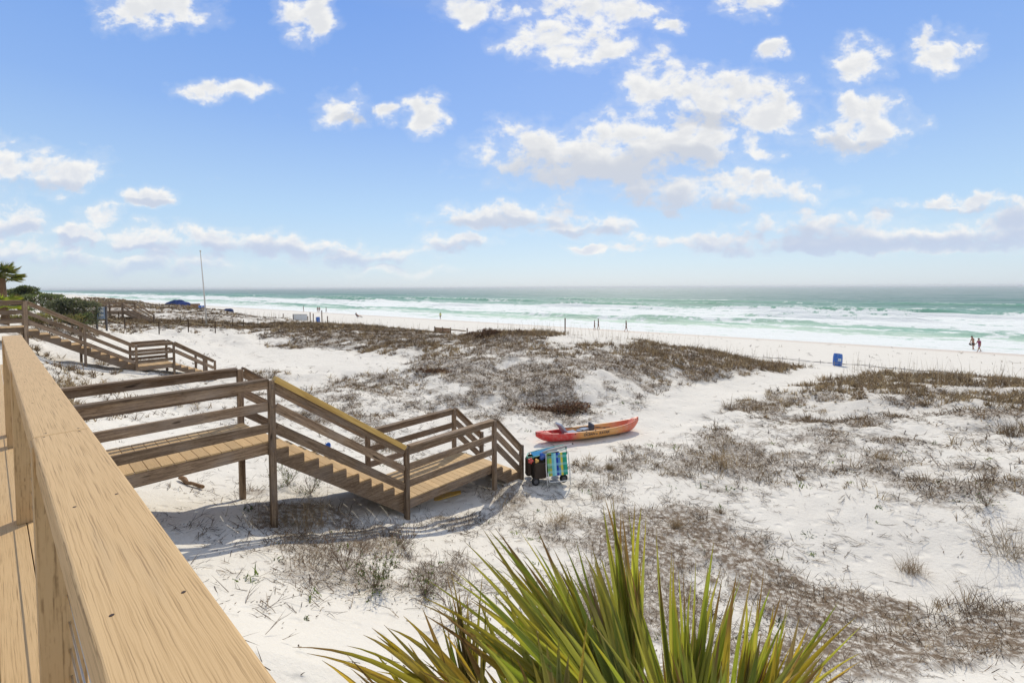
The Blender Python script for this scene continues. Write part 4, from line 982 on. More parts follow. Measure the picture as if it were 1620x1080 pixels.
b.build('fabric_tub', M_FABRIC, wt, bevel=.008)
b = MB(); b.box(pw(-.045,.24,.38), WX*.045, WY*.17, (0,0,.19), (.06,.045,.035)); b.build('side_bag', M_FABRIC, wt, bevel=.03)
b = MB(); b.box(pw(.18,-.05,.36), WX*.15, WY*.05, (0,0,.20), (.065,.05,.04)); b.build('side_bag', M_FABRIC, wt, bevel=.03)
for (x, y) in ((.06,-.03),(.06,.51),(.80,-.03),(.80,.51)):
    b = MB(); b.tube([pw(x,y,.09), pw(x,y,.62)], .011, 8, c=(.12,.12,.12)); b.build('frame_pole', M_COL, wt)
    wh = MB(); r = .105; M_ = Matrix.Translation(pw(x, y-.03 if y < 0 else y+.03, r)) @ Matrix.Rotation(yawW, 4, 'Z') @ Matrix.Rotation(math.pi/2, 4, 'X')
    wh.lathe([(.03,-.035),(r-.012,-.035),(r,-.02),(r,.02),(r-.012,.035),(.03,.035)], 24, (.02,.02,.022), M_); w_ = wh.build('wheel', M_COL, wt, True)
    hb = MB(); hb.lathe([(.005,-.038),(.055,-.038),(.055,.038),(.005,.038)], 14, (.10,.10,.11), M_); hb.build('hub', M_COL, w_, org=wt['_o'])
b = MB(); b.tube([pw(.86,.24,.30), pw(1.0,.24,.62), pw(.96,.24,.80)], .012, 8, c=(.05,.05,.05)); b.tube([pw(.96,.17,.80), pw(.96,.31,.80)], .016, 8, c=(.03,.03,.03)); b.build('pull_handle', M_COL, wt)
# folded striped beach chair leaning on the long side
def stripes(u, v):
    cs = [(.20,.42,.10),(.42,.45,.08),(.15,.50,.55),(.30,.62,.70),(.03,.06,.36),(.10,.28,.55),(.62,.58,.08),(.04,.30,.20),(.03,.36,.24)]
    k = min(len(cs)-1, int(u*len(cs))); c = cs[k]
    if int(v*9+.3) % 3 == 1: c = tuple(x*.6+y*.4 for x, y in zip(c, (.30,.66,.78)))
    if int(v*9) % 4 == 3 and k in (0,1,5): c = (.16,.34,.22)
    return c
ch = thing('folding_chair', pw(.60,-.16,0), 'folded beach chair with blue green yellow striped fabric leaning on the wagon', 'beach chair', 'folded beach chairs at the wagon')
cx = lambda u, v, o=0: pw(.30+.62*u, -.26+.17*v-o, .03+.78*v)
b = MB(); nu, nv = 27, 18; V, C, F = [], [], []
for i in range(nu):
    for j in range(nv):
        u0, u1, v0, v1 = .06+.84*i/nu, .06+.84*(i+1)/nu, .30+.68*j/nv, .30+.68*(j+1)/nv; o = len(V)
        sag = .02*math.sin(math.pi*(i+.5)/nu)
        V += [cx(u0,v0,.012), cx(u1,v0,.012), cx(u1,v1,.012), cx(u0,v1,.012)]; C += [stripes(i/nu, j/nv)]*4; F.append((o,o+1,o+2,o+3))
b.add(V, F, None, C); fb = b.build('striped_fabric', M_FABRIC, ch)
sm_ = fb.modifiers.new('thick', 'SOLIDIFY'); sm_.thickness = .006
b = MB(); b.tube([cx(.02,-.02), cx(.0,.5), cx(.03,.97), cx(.12,1.02), cx(.88,1.02), cx(.97,.97), cx(1.0,.5), cx(.98,-.02)], .013, 8, c=(.72,.72,.70)); b.build('frame', M_COL, ch, True)
b = MB(); b.tube([cx(.04,.42,.05), cx(.06,.18,.07), cx(.12,.15,.07), cx(.86,.15,.07), cx(.93,.18,.07), cx(.95,.42,.05)], .012, 8, c=(.74,.74,.72)); b.build('leg_frame', M_COL, ch, True)
b = MB(); b.box(cx(.16,.93,.02), WX*.05, WY*.008, (0,0,.012), (.03,.03,.03)); b.build('carry_strap', M_COL, ch)
ch2 = thing('folding_chair', pw(.45,.2,.62), 'folded chair with pale green frame lying flat on top of the wagon', 'beach chair', 'folded beach chairs at the wagon')
b = MB(); b.tube([pw(-.06,.08,.66), pw(.15,.04,.70), pw(.95,.10,.80)], .012, 8, c=(.25,.50,.42)); b.tube([pw(-.02,.35,.68), pw(.3,.40,.72), pw(.95,.34,.82)], .012, 8, c=(.25,.50,.42)); b.tube([pw(-.06,.08,.66), pw(-.10,.2,.66), pw(-.02,.35,.68)], .012, 8, c=(.25,.50,.42)); b.build('frame', M_COL, ch2, True)
b = MB(); V = [pw(.05,.07,.69), pw(.70,.10,.765), pw(.70,.36,.775), pw(.05,.35,.69)]; b.add(V+[v-Vector((0,0,.012)) for v in V], [(0,1,2,3),(7,6,5,4),(0,4,5,1),(1,5,6,2),(2,6,7,3),(3,7,4,0)], None, (.05,.22,.42)); b.build('fabric', M_FABRIC, ch2)
um = thing('beach_umbrella', pw(.6,.1,.8), 'closed grey beach umbrella and poles laid across the wagon top', 'umbrella')
b = MB(); b.tube([pw(.20,.02,.76), pw(.45,.04,.81), pw(.92,.08,.88)], [.02,.045,.03], 10, c=(.42,.40,.38)); b.build('canopy', M_FABRIC, um, True)
b = MB(); b.tube([pw(.90,.08,.877), pw(1.10,.10,.91)], .014, 8, c=(.5,.5,.5)); b.tube([pw(1.09,.10,.908), pw(1.12,.10,.915)], .02, 8, c=(.02,.02,.02)); b.build('pole', M_COL, um)
for k, (c_, x, y, z, lab) in enumerate([((.62,.05,.04), -.06, -.02, .62, 'red flower shaped sand toy hanging on the wagon corner'), ((.80,.48,.10), .09, -.06, .62, 'orange yellow sand toy beside the red toy'), ((.02,.12,.55), .26, .0, .70, 'bright blue sand toy bag on the wagon edge')]):
    p0 = pw(x, y, z); b = MB(); n_ = 9; rr_ = .075 if k == 0 else (.055 if k == 1 else .10)
    V, F = [Vector((0,-.03,0)), Vector((0,.03,0))], []
    for q in range(n_*4):
        t = 2*math.pi*q/(n_*4); rad_ = rr_*(.82+.18*math.cos(t*(5 if k == 0 else 3)))
        for w_ in (-1, 1): V.append(Vector((math.cos(t)*rad_, w_*.022, math.sin(t)*rad_)))
    m_ = n_*4
    for q in range(m_):
        q2 = (q+1) % m_; F += [(0, 2+q2*2, 2+q*2), (1, 3+q*2, 3+q2*2), (2+q*2, 2+q2*2, 3+q2*2, 3+q*2)]
    b.add([p0+v for v in V], F, None, c_); o = b.build('sand_toy', M_PLASTIC, None, True, org=p0); tag(o, lab, 'toy', 'sand toys on the wagon')
b = MB(); c0 = pw(.02,.12,.64)
for q in range(14):
    t = q*.45; b.tube([c0+Vector((math.cos(t)*.10-.05, math.sin(t)*.06, .02*math.sin(q))), c0+Vector((math.cos(t+.45)*.10-.05, math.sin(t+.45)*.06, .02*math.sin(q+1)+.01))], .012, 6, c=(.08,.30,.22))
o = b.build('rope', M_FABRIC, None, True, org=c0); tag(o, 'green rope coiled on the left end of the wagon', 'rope')

# ------------------------------------------------------------------ barrels
def barrel(base, lab, lean=(0,0), r=.29, h=.88, n=28, label=True):
    root = thing('barrel', base, lab, 'barrel', 'blue plastic barrels on the beach')
    prof = [(.02,0),(r*.86,0),(r*.93,.03),(r*.97,.12*h),(r*1.0,.30*h),(r*1.015,.33*h),(r*1.0,.36*h),(r*1.02,.5*h),(r*1.0,.66*h),(r*1.015,.69*h),(r*1.0,.72*h),(r*.95,.90*h),(r*.88,.965*h),(r*.90,h),(r*.84,h),(r*.83,h-.25),(.01,h-.26)]
    b = MB(); b.lathe(prof, n, (.012,.12,.46)); b.build('body', M_PLASTIC, root, True, org=(0,0,0))
    if label:
        V = []; 
        for i in range(7):
            t = -math.pi/2-.38+i*.11-.15
            for z in (.42*h, .64*h): V.append((math.cos(t)*r*1.035, math.sin(t)*r*1.035, z))
        b = MB(); b.add(V, [(2*i,2*i+2,2*i+3,2*i+1) for i in range(6)], None, (.62,.72,.76)); lb = b.build('label', M_COL, root, org=(0,0,0))
        b = MB()
        for (t0, t1, z0, z1) in ((.12,.28,.47,.60),(.38,.56,.47,.52),(.38,.56,.55,.60)):
            V = []
            for t in (t0, t1):
                tt = -math.pi/2-.53+t
                for z in (z0*h, z1*h): V.append((math.cos(tt)*r*1.045, math.sin(tt)*r*1.045, z))
            b.add(V, [(0,2,3,1)], None, (.30,.42,.50))
        b.build('print', M_COL, lb, org=(0,0,0))
    root.rotation_euler = (lean[0], lean[1], 0); return root
g = atz(1324.5, 580, -5.88); g.z = tz(g.x, g.y)-.01; barrel(g, 'blue plastic barrel with white label standing alone on the open beach', (0, math.radians(3)))
for (x, y, Y, lab) in [(503, 510, 75, 'blue barrel between the wooden stakes left of the middle dune'), (316.5, 487, 128, 'left one of the two far blue barrels beside the flagpole'), (322.5, 488, 128, 'right one of the two far blue barrels beside the flagpole')]:
    p_ = at(x, y, Y); p_.z = tz(p_.x, p_.y); barrel(p_, lab, h=1.0 if Y < 100 else 1.3, r=.33 if Y < 100 else .42, n=14, label=False)

# ------------------------------------------------------------------ stakes, boards, poles, signs
def place(px, py, Y): p_ = at(px, py, Y); p_.z = tz(p_.x, p_.y); return p_
def stake(px, ytop, Y, lab, w=.09, c=(.5,.4,.35), grp='wooden stakes along the dune foot', name='wooden_stake', lean=0.0, mt=M_WEATHER):
    t_ = at(px, ytop, Y); g = tz(t_.x, t_.y); b = MB(); b.box(Vector((t_.x, t_.y, (t_.z+g-.3)/2)), (lean*(t_.z-g)/2,0,(t_.z-g+.3)/2), (w/2,0,0), (0,w/2,0), c if isinstance(c, tuple) else 1.0)
    o = b.build(name, mt, None, org=(t_.x, t_.y, g), bevel=.006); return tag(o, lab, 'stake' if name == 'wooden_stake' else 'pole', grp)
stake(894, 503, 41, 'tall thin grey post standing on the crest of the middle dune', .10, grp=None, name='wooden_post')['category'] = 'post'
g = atz(327, 515, -4.2); tp = at(317, 398, g.y-1.2)
fp = thing('flagpole', (g.x, g.y, tz(g.x, g.y)), 'tall white leaning flagpole without a flag rising above the left dunes', 'flagpole')
b = MB(); b.tube([Vector((g.x, g.y, tz(g.x, g.y)-.3)), Vector(((g.x+tp.x)/2+.02, (g.y+tp.y)/2, (g.z+tp.z)/2)), tp], [.085,.065,.045], 12, c=(.66,.64,.60)); b.build('pole', M_COL, fp, True)
b = MB(); M_ = Matrix.Translation(tp); b.lathe([(.01,-.02),(.07,0),(.09,.06),(.07,.12),(.01,.15)], 12, (.6,.55,.45), M_); b.build('finial', M_COL, fp, True)
for (x, yt, Y, lab) in [(490.5,494,74,'thin stake left of the stake with a crossbar, near the blue barrel'),(495.5,496,76,'stake just left of the blue barrel'),(509,491,74,'tallest yellowish stake right of the blue barrel'),(518,500,76,'short pale stake right of the tallest stake'),(464,498,82,'left support stake of the grey net panel'),(487,500,82,'right support stake of the grey net panel'),(448,496,90,'small stake on the slope left of the net panel'),(739,519,53,'dark stake right of the plank retaining wall')]:
    stake(x, yt, Y, lab, .12)
# grey net panel
pA, pB = at(463, 497, 82), at(486, 497.3, 82); np_ = thing('net_panel', place(474, 508, 82), 'pale grey net panel stretched between two stakes by the beach', 'net')
b = MB(); gA, gB = tz(pA.x, pA.y), tz(pB.x, pB.y); b.box((pA+pB)/2-Vector((0,0,(pA.z-gA)/2)), (pB-pA)/2, (0,.02,0), (0,0,(pA.z-gA)/2), (.60,.62,.64)); b.build('mesh_sheet', M_FABRIC, np_)
b = MB(); b.tube([pA, pB], .05, 6, c=(.35,.33,.3)); b.build('top_bar', M_COL, np_)
# retaining wall of planks
pA, pB = at(688, 518, 55), at(713, 520, 53.5); gA = min(tz(pA.x, pA.y), tz(pB.x, pB.y))
pl = thing('plank_wall', place(700, 530, 54), 'brown plank retaining wall at the dune foot behind the middle dune', 'wall')
for k in range(4):
    z0 = (pA.z-gA)*k/4+.12; b = MB(); b.beam((pA.x,pA.y,gA+z0), (pB.x,pB.y,gA+z0), .06, (pA.z-gA)/4-.015, tone=(1.0,.7,.45)); b.build('plank', M_WEATHER, pl)
for q in (pA, pB, (pA+pB)/2):
    b = MB(); b.box((q.x, q.y-.08, (q.z+gA)/2+.05), (0,0,(q.z-gA)/2+.1), (.06,0,0), (0,.05,0), .7); b.build('post', M_WEATHER, pl)
pA, pB = at(714, 521.5, 53.5), at(737, 523.5, 52.5); b = MB(); b.beam(pA, pB, .06, .14); o = b.build('rail_board', M_WEATHER, None, org=pA); tag(o, 'single horizontal board between plank wall and dark stake', 'board')
# rope fence on the left dune
fn = thing('rope_fence', place(197, 521, 40.5), 'low fence of dark posts with rope in front of the far left dunes', 'fence')
FP = [(167,512,39),(197,500.5,40.5),(251,501,41.5),(297.5,501,42.5),(340,500,44)]
tops = []
for (x, yt, Y) in FP:
    t_ = at(x, yt, Y); g = tz(t_.x, t_.y); t_.z = g+1.15; tops.append(t_); b = MB(); b.tube([Vector((t_.x,t_.y,g-.2)), t_], .045, 8, c=(.25,.22,.2)); b.build('post', M_WEATHER, fn)
for (x, yt, Y) in [(188,503,47),(243,502,50),(285,502,51),(320,500,52),(368,500,54),(385,501,55),(408,502,57)]:
    t_ = at(x, yt, Y); g = tz(t_.x, t_.y); b = MB(); b.tube([Vector((t_.x,t_.y,g-.2)), Vector((t_.x,t_.y,g+1.0))], .04, 6, c=(.3,.27,.24)); b.build('post', M_WEATHER, fn)
for i in range(len(tops)-1):
    a, c_ = tops[i]-Vector((0,0,.2)), tops[i+1]-Vector((0,0,.2)); b = MB(); b.tube([a, (a+c_)/2-Vector((0,0,.18)), c_], .014, 5, c=(.5,.42,.25)); b.build('rope', M_COL, fn)
# info sign
sg = place(161, 512, 34); st_ = at(156, 485, 34); w_ = .72; hz = st_.z-sg.z
si = thing('info_sign', sg, 'blue and white information sign in a dark frame behind the second boardwalk', 'sign')
for dx in (-w_/2, w_/2):
    b = MB(); b.box(sg+Vector((dx,0,hz/2-.1)), (0,0,hz/2+.12), (.045,0,0), (0,.045,0), (.10,.09,.09)); b.build('post', M_COL, si)
b = MB(); b.box(sg+Vector((0,-.01,hz-.48)), (w_/2-.05,0,0), (0,.02,0), (0,0,.45), (.34,.44,.62)); pn = b.build('panel', M_COL, si)
b = MB()
for (x, z, hw, hh, c_) in ((0,.86,.20,.05,(.85,.88,.9)),(-.02,.80,.10,.02,(.1,.15,.3)),(0,.62,.20,.11,(.88,.9,.92)),(0,.44,.20,.05,(.20,.30,.52)),(.02,.30,.17,.07,(.86,.88,.9)),(0,.14,.12,.03,(.35,.45,.62))):
    b.box(sg+Vector((x,-.036,hz-.93+z)), (hw,0,0), (0,.003,0), (0,0,hh), c_)
b.build('print', M_COL, pn, org=si['_o'])
# tarp covered pile, boxes
def lump(name, c, rad, col, lab, cat, seed, m=M_FABRIC, nu=26, nv=14):
    rng = np.random.RandomState(seed); V, F = [], []
    for i in range(nv+1):
        ph = math.pi/2*i/nv
        for k in range(nu):
            t = 2*math.pi*k/nu; r = 1+.28*math.sin(3*t+seed)*math.cos(ph)+.22*math.sin(5*t+2*seed+ph*3)+rng.uniform(-.05,.05)
            V.append((rad[0]*r*math.cos(t)*math.cos(ph), rad[1]*r*math.sin(t)*math.cos(ph), rad[2]*(math.sin(ph)**.6)*(1+.25*math.sin(4*t+seed)*math.cos(ph))-.1))
    for i in range(nv):
        for k in range(nu): k2 = (k+1) % nu; F.append((i*nu+k, i*nu+k2, (i+1)*nu+k2, (i+1)*nu+k))
    b = MB(); b.add(V, F, None, col); o = b.build(name, m, None, True, org=(0,0,0)); o.location = c; return tag(o, lab, cat)
lump('tarp_pile', place(280, 486, 160), (2.8,2,2.5), (.02,.045,.16), 'dark blue tarp covered pile on the far beach, taller left part', 'pile', 3)
lump('tarp_pile', place(289, 487, 158), (2.0,1.6,1.9), (.025,.05,.20), 'lower right end of the dark blue tarp pile on the far beach', 'pile', 5)
lump('tarp_pile', place(361, 491, 95), (1.0,.7,1.0), (.03,.05,.13), 'small dark blue covered heap behind the far dune', 'pile', 8)
for (x, y, Y, hw, hh, c_, lab, nm, cat) in [(309,487.5,140,1.05,.75,(.20,.11,.06),'brown wooden box beside the blue tarp pile','wooden_box','box'),(286,488,120,1.2,.35,(.62,.60,.55),'long pale box in front of the blue tarp pile','storage_box','box')]:
    p_ = place(x, y, Y); b = MB(); b.box(p_+Vector((0,0,hh)), (hw,.2,0), (-.1,.6,0), (0,0,hh), c_); b.box(p_+Vector((0,0,2*hh+.05)), (hw*1.06,.2,0), (-.1,.66,0), (0,0,.06), tuple(x_*.7 for x_ in c_)); o = b.build(nm, M_COL, None, org=p_, bevel=.02); tag(o, lab, cat)
# rope lines strung low along the dune foot at the right
rf = thing('rope_line_fence', place(1450, 590, 28), 'two low ropes on thin stakes along the dune foot at the right', 'fence')
def sline(s_, px): # point at shoreward distance s_ under pixel column px
    k = (px-PX0)/FPX; Y = s_/(SN[0]*k+SN[1]); x = k*Y; return Vector((x, Y, tz(x, Y)))
for s_, zz, x0, x1 in ((41.2,.10,1180,1640),(40.1,.22,1210,1640)):
    xs = np.linspace(x0, x1, 24); Pn = [sline(s_+.25*math.sin(i*.9), x)+Vector((0,0,zz+.05*math.cos(i*2.1))) for i, x in enumerate(xs)]
    b = MB(); b.tube(Pn, .016, 5, c=(.28,.25,.23)); b.build('rope', M_COL, rf)
    for i in range(0, 24, 3):
        b = MB(); b.tube([Pn[i]-Vector((0,0,zz+.2)), Pn[i]+Vector((0,0,.12))], .018, 5, c=(.25,.22,.2)); b.build('stake', M_COL, rf)
# driftwood under the walkway
A_, B_ = ground(283, 760), ground(320, 775); B_.z = tz(B_.x, B_.y)
b = MB(); mid = [A_.lerp(B_, f)+Vector((.02*math.sin(f*9), .02*math.cos(f*7), .05+.012*math.sin(f*13))) for f in np.linspace(0, 1, 12)]
b.tube(mid, [.030,.040,.045,.042,.038,.030,.034,.030,.032,.034,.036,.030], 9, c=(.95,.8,.65)); o = b.build('driftwood', M_WEATHER, None, True, org=A_); tag(o, 'short grey brown driftwood stick on the sand under the walkway', 'driftwood')
# yellow board and blue toy
p_ = ground(700, 786); b = MB(); b.add([p_+Vector(v) for v in [(-.42,-.12,.03),(-.15,-.24,.03),(.42,.10,.05),(.40,.22,.06),(.05,.16,.05),(-.42,-.12,.0),(-.15,-.24,0),(.42,.10,.02),(.40,.22,.02),(.05,.16,.0)]], [(0,1,2,3,4),(9,8,7,6,5),(0,5,6,1),(1,6,7,2),(2,7,8,3),(3,8,9,4),(4,9,5,0)], None, (.62,.36,.03)); tag(b.build('boogie_board', M_PLASTIC, None, org=p_, bevel=.01), 'yellow board lying in the shade under the landing', 'board')
p_ = ground(521, 706); b = MB(); b.lathe([(.01,0),(.05,0),(.075,.12),(.08,.125),(.07,.12),(.045,.02),(.01,.02)], 14, (.02,.16,.60), Matrix.Translation(p_) @ Matrix.Rotation(.9, 4, 'X')); tag(b.build('toy_bucket', M_PLASTIC, None, True, org=p_), 'small bright blue bucket dropped on the sand beyond the stairs', 'bucket')

# ------------------------------------------------------------------ people
def skin_obj(name, J, E, m, parent, sub=1):
    me = bpy.data.meshes.new(name); me.from_pydata([j[:3] for j in J], E, []); o = bpy.data.objects.new(name, me); COL.objects.link(o); o.parent = parent
    me.materials.append(m); sk = o.modifiers.new('skin', 'SKIN'); sk.use_smooth_shade = True
    for i, j in enumerate(J): me.skin_vertices[0].data[i].radius = (j[3], j[4] if len(j) > 4 else j[3])
    me.skin_vertices[0].data[0].use_root = True
    if sub: ss = o.modifiers.new('sub', 'SUBSURF'); ss.levels = sub; ss.render_levels = sub
    return o
PMATS = {}
def pm(c):
    if c not in PMATS: PMATS[c] = mat('cloth_%d' % len(PMATS), c, .9, .1)
    return PMATS[c]
def person(pos, h, face, lab, top=None, bottom=(.03,.03,.035), hair=(.03,.02,.015), stride=.22, bow=0.0, armL=(.05,.25), armR=(-.1,.2), detail=False, group=None, cap=None, dress=False, skin=M_SKIN):
    """a standing or walking figure, facing +y before turning; arm = (forward swing, out)"""
    root = thing('person', pos, lab, 'person', group); root.rotation_euler = (0, 0, face)
    k = h/1.75; fw = bow
    hipz = .93; 
    J = [(0,0,hipz,.125,.10),(0,.02*1+fw*.15,1.15,.115,.09),(0,fw*.45,1.36,.15,.10),(0,fw*.62,1.49,.055,.055),(0,fw*.95+.01,1.60,.078,.088),(0,fw*1.2+.01,1.70,.072,.085)]
    E = [(0,1),(1,2),(2,3),(3,4),(4,5)]
    def add(j, par): J.append(j); E.append((par, len(J)-1)); return len(J)-1
    for s, sw in ((-1, stride), (1, -stride)):
        a = add((s*.09, 0, hipz-.05, .09), 0); kn = add((s*.095, sw*.55+.03, .50, .055), a); an = add((s*.095, sw*1.1-.06*(sw < 0), .085+.03*(sw < 0), .038), kn); add((s*.10, sw*1.1+.15, .035+.0*(sw<0), .032,.03), an)
    hands = []
    for s, (swg, out) in ((-1, armL), (1, armR)):
        a = add((s*.19, fw*.45, 1.40, .06), 2); el = add((s*(.22+out*.25), fw*.4+swg*.35, 1.13, .042), a); ha = add((s*(.23+out*.4), fw*.4+swg+.05, .90, .030), el); hands.append(J[ha][:3])
        p_ = add((s*(.235+out*.4), fw*.4+swg+.07, .83, .034,.02), ha)
    if detail:
        nzv = add((0, J[4][1]+.095, 1.625, .014), 4)
    J = [tuple(x*k for x in j) for j in J]
    body = skin_obj('body', J, E, skin, root)
    if detail:
        for hi, s in ((0,-1),(1,1)):
            hx, hy, hz_ = [v*k for v in hands[hi]]
            for f in range(5):
                L_ = (.075,.085,.08,.065,.05)[f]*k; y0 = hy+(.04-.02*f)*k
                if f == 4: p0, p1, p2 = (hx, hy+.05*k, hz_-.04*k), (hx-s*.01, hy+.075*k, hz_-.07*k), (hx-s*.02, hy+.08*k, hz_-.095*k)
                else: p0, p1, p2 = (hx, y0+.01, hz_-.10*k), (hx-s*.006, y0+.012, hz_-.10*k-L_*.6), (hx-s*.02, y0+.01, hz_-.10*k-L_)
                skin_obj('finger', [(*p0,.009),(*p1,.008),(*p2,.006)], [(0,1),(1,2)], skin, body, 0)
        for s in (-1, 1):
            b = MB(); b.lathe([(.001,-.008),(.008,0),(.001,.008)], 6, (.02,.02,.02), Matrix.Translation((s*.03*k, J[4][1]+.082*k, 1.645*k))); b.build('eye', M_COL, body, org=(0,0,0))
            b = MB(); b.lathe([(.002,-.03),(.014,-.01),(.014,.015),(.002,.03)], 6, (.42,.23,.15), Matrix.Translation((s*.082*k, J[4][1], 1.63*k))); b.build('ear', M_COL, body, org=(0,0,0))
    hc = Vector((0, (fw*1.1-.005)*k, 1.665*k)); b = MB(); V, F = [], []
    for i in range(7):
        ph = -0.35+i*(math.pi/2+.35)/6
        for q in range(12):
            t = 2*math.pi*q/12; V.append(hc+Vector((.096*k*math.cos(t)*math.cos(ph), (.108*math.sin(t)*math.cos(ph)-.015*(ph < .2))*k, .105*k*math.sin(ph))))
    for i in range(6):
        for q in range(12): F.append((i*12+q, i*12+(q+1)%12, (i+1)*12+(q+1)%12, (i+1)*12+q))
    b.add(V, F, None, cap or hair); b.build('cap' if cap else 'hair', M_COL, root, True, org=(0,0,0))
    sc = lambda L_: [tuple(x*k for x in j) for j in L_]
    if top:
        TJ = [(0,0,.96,.14,.115),(0,.02+fw*.15,1.16,.132,.108),(0,fw*.45,1.36,.165,.118)]; TE = [(0,1),(1,2)]
        for s, (swg, out) in ((-1, armL), (1, armR)):
            TJ += [(s*.19, fw*.45, 1.40, .076),(s*(.215+out*.2), fw*.41+swg*.25, 1.20, .062)]; n0 = len(TJ); TE += [(2, n0-2),(n0-2, n0-1)]
        skin_obj('dress' if dress else 'shirt', sc(TJ), TE, pm(top), root)
    SJ = [(0,0,.98,.138,.112),(0,0,hipz-.04,.14,.115)]; SE = [(0,1)]
    for s, sw in ((-1, stride), (1, -stride)):
        SJ += [(s*.09, sw*.12, hipz-.14, .10),(s*.10, sw*.42+.02, .62, .092 if not dress else .12)]; n0 = len(SJ); SE += [(1, n0-2),(n0-2, n0-1)]
    skin_obj('skirt' if dress else 'shorts', sc(SJ), SE, pm(bottom), root)
    return root, hands, k
def put(px, py, zrel):
    g = atz(px, py, zrel); g.z = tz(g.x, g.y)
    for _ in range(6): g = atz(px, py, g.z-CH); g.z = tz(g.x, g.y)
    return g
TANS = mat('tanned_skin', (.36,.18,.11), .6, .3)
pg = put(1539.5, 554.5, -7.6)
pr1, hd, kk = person(pg, 1.78, math.radians(80), 'shirtless person in dark shorts walking at the water edge, looking down', None, (.035,.035,.04), (.05,.04,.03), .10, .16, (.32,.05), (.05,.1), True, 'couple walking at the water edge', skin=TANS)
pg2 = put(1549, 557, -7.6)
pr2, hd2, kk2 = person(pg2, 1.60, math.radians(78), 'person in pink and purple swimwear walking right behind the shirtless person', (.30,.07,.17), (.38,.20,.38), (.06,.04,.025), .20, .08, (-.05,.05), (.22,.1), True, 'couple walking at the water edge', skin=TANS)
Mr = Matrix.Rotation(math.radians(80), 4, 'Z')
for (s, nm, lb) in ((0, 'bag', 'small black bag held in front of the shirtless person'), (1, 'sandals', 'pair of dark sandals held by the shirtless person behind')):
    hp = pg+(Mr @ Vector([v*kk for v in hd[s]])); b = MB(); b.lathe([(.01,-.13),(.10,-.12),(.13,-.04),(.08,.03),(.01,.05)], 12, (.02,.02,.025), Matrix.Translation(hp-Vector((0,0,.12))) @ Matrix.Scale(.6, 4, Vector((0,1,0))))
    tag(b.build(nm, M_FABRIC, None, True, org=hp), lb, nm)
for (px, py, h, f, lab, top, bot, stv, grp) in [
 (940.5,521.8,1.62,-90,'shorter person in grey striped top, left of a pair walking along the water',(.22,.21,.22),(.05,.05,.06),.15,'three dark walkers beyond the middle dune'),
 (946.5,521.5,1.86,-90,'taller dark clothed person, right of the pair walking along the water',(.07,.07,.07),(.05,.05,.05),.17,'three dark walkers beyond the middle dune'),
 (990.5,525,1.78,-90,'person in dark top striding alone right of the pair',(.05,.055,.05),(.07,.06,.05),.24,'three dark walkers beyond the middle dune'),
 (696.7,505.3,1.75,175,'person in lime green shirt and black shorts standing by the surf',(.62,.78,.06),(.02,.02,.025),.05,None),
 (480.3,493,1.85,120,'dark clothed person standing left of the far group on the beach',(.04,.035,.04),(.05,.05,.05),.05,None),
 (502.7,494.2,1.75,60,'left of two adjacent people in plum tops on the far beach',(.10,.04,.07),(.30,.25,.23),.12,'pair in plum tops'),
 (505.4,494.2,1.75,60,'right of two adjacent people in plum tops on the far beach',(.14,.05,.08),(.30,.25,.25),.14,'pair in plum tops'),
 (516,494.4,1.8,-70,'person in black beachwear walking right of the plum pair',(.03,.035,.04),(.03,.03,.03),.18,None),
 (265,468.6,1.7,0,'left of two dark figures on the far beach above the blue tarp pile',(.04,.04,.05),(.05,.05,.05),.1,None),
 (268.5,468.7,1.7,0,'right of two dark figures on the far beach above the blue tarp pile',(.05,.05,.07),(.05,.05,.05),.1,None)]:
    person(put(px, py, -7.5), h, math.radians(f), lab, top, bot, stride=stv, group=grp, skin=TANS if py > 500 else M_SKIN)
# far walkers: one figure copied with all its parts
base_p = None
for i, (px, py) in enumerate([(103,464.2),(112,464.4),(115,464.3),(125,464.6),(127,464.5),(136,464.8),(138,464.7),(147,465),(162,465.6),(169,466),(173,466.1),(180.5,466.2),(183.5,466.3),(224,467)]):
    g = put(px, py+.6, -7.4)
    if base_p is None:
        base_p = person(g, 2.0, 1.2, 'tiny dark figure far down the beach near the horizon on the left', (.05,.05,.06), (.05,.05,.05), group='tiny far walkers')[0]; continue
    c = base_p.copy(); COL.objects.link(c); c.location = g; c.rotation_euler = (0, 0, i*1.1)
    for chd in list(base_p.children):
        d = chd.copy(); COL.objects.link(d); d.parent = c
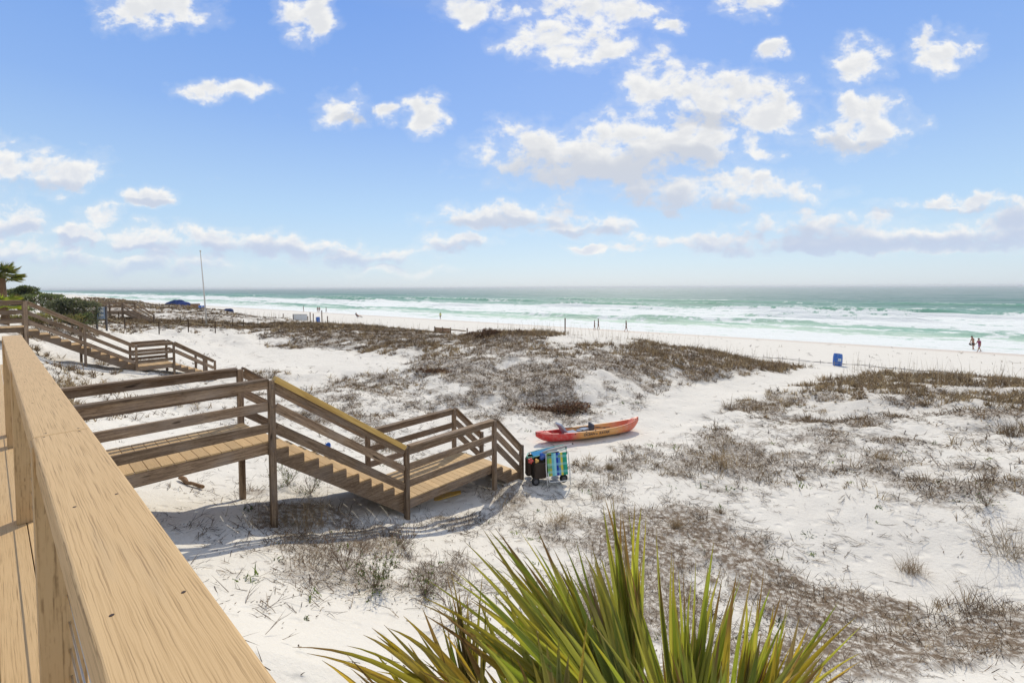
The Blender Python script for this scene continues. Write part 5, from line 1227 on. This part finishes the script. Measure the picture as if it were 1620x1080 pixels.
# reclining person on a low chair
lp = put(567, 503, -6.6)
lc = thing('lounge_chair', lp, 'low grey beach chair on the open beach behind the middle dune', 'beach chair')
b = MB(); b.box(lp+Vector((.35,0,.28)), (.55,0,-.03), (0,.3,0), (0,0,.02), (.10,.12,.14)); b.build('seat', M_FABRIC, lc)
b = MB(); b.box(lp+Vector((-.42,0,.62)), (-.22,0,.38), (0,.3,0), (.02,0,.01), (.12,.14,.17)); b.build('backrest', M_FABRIC, lc)
for (x, y) in ((-.15,-.28),(-.15,.28),(.75,-.28),(.75,.28)):
    b = MB(); b.tube([lp+Vector((x,y,-.05)), lp+Vector((x,y,.28))], .02, 6, c=(.4,.4,.4)); b.build('leg', M_COL, lc)
rp = thing('person', lp+Vector((-.1,0,.36)), 'person reclining on the low beach chair', 'person')
J = [(0,0,.06,.12,.10),(-.16,0,.28,.11,.09),(-.30,0,.50,.14,.1),(-.36,0,.62,.05),(-.38,0,.74,.08,.09),(-.40,0,.82,.07,.08)]; E = [(0,1),(1,2),(2,3),(3,4),(4,5)]
for s in (-1, 1):
    n0 = len(J); J += [(.08,s*.09,.06,.085),(.42,s*.10,.20,.055),(.78,s*.10,.02,.038),(.84,s*.10,.10,.032)]; E += [(0,n0),(n0,n0+1),(n0+1,n0+2),(n0+2,n0+3)]
    n0 = len(J); J += [(-.28,s*.19,.50,.055),(-.08,s*.24,.30,.042),(.14,s*.18,.22,.03),(.20,s*.17,.20,.03)]; E += [(2,n0),(n0,n0+1),(n0+1,n0+2),(n0+2,n0+3)]
skin_obj('body', J, E, TANS, rp); skin_obj('shirt', [(-.02,0,.12,.135,.115),(-.16,0,.28,.13,.11),(-.30,0,.50,.155,.115)], [(0,1),(1,2)], pm((.06,.08,.12)), rp)
b = MB(); b.lathe([(.01,-.06),(.09,-.03),(.085,.05),(.01,.10)], 10, (.03,.02,.02), Matrix.Translation(Vector((-.41,0,.82)))); b.build('hair', M_COL, rp, True, org=(0,0,0))
# ------------------------------------------------------------------ haze: thin sea air over the whole place
def b_haze(N, b):
    out = [x for x in N.nt.nodes if x.type == 'OUTPUT_MATERIAL'][0]; N.nt.nodes.remove(b)
    v = N.n('ShaderNodeVolumePrincipled'); v.inputs['Color'].default_value = (.93,.95,.97,1); v.inputs['Density'].default_value = HZ; v.inputs['Anisotropy'].default_value = .2
    N.l(v.outputs[0], out.inputs['Volume'])
HZ = .00018
m_h = bpy.data.materials.new('haze_air'); m_h.use_nodes = True; b_haze(NT(m_h.node_tree), m_h.node_tree.nodes['Principled BSDF']);
b = MB(); b.box((0, 0, 0), (14500,0,0), (0,14500,0), (0,0,15.0), 1.0); hz_o = b.build('haze', m_h); tag(hz_o, 'thin pale sea haze in the air', 'haze', kind='stuff')
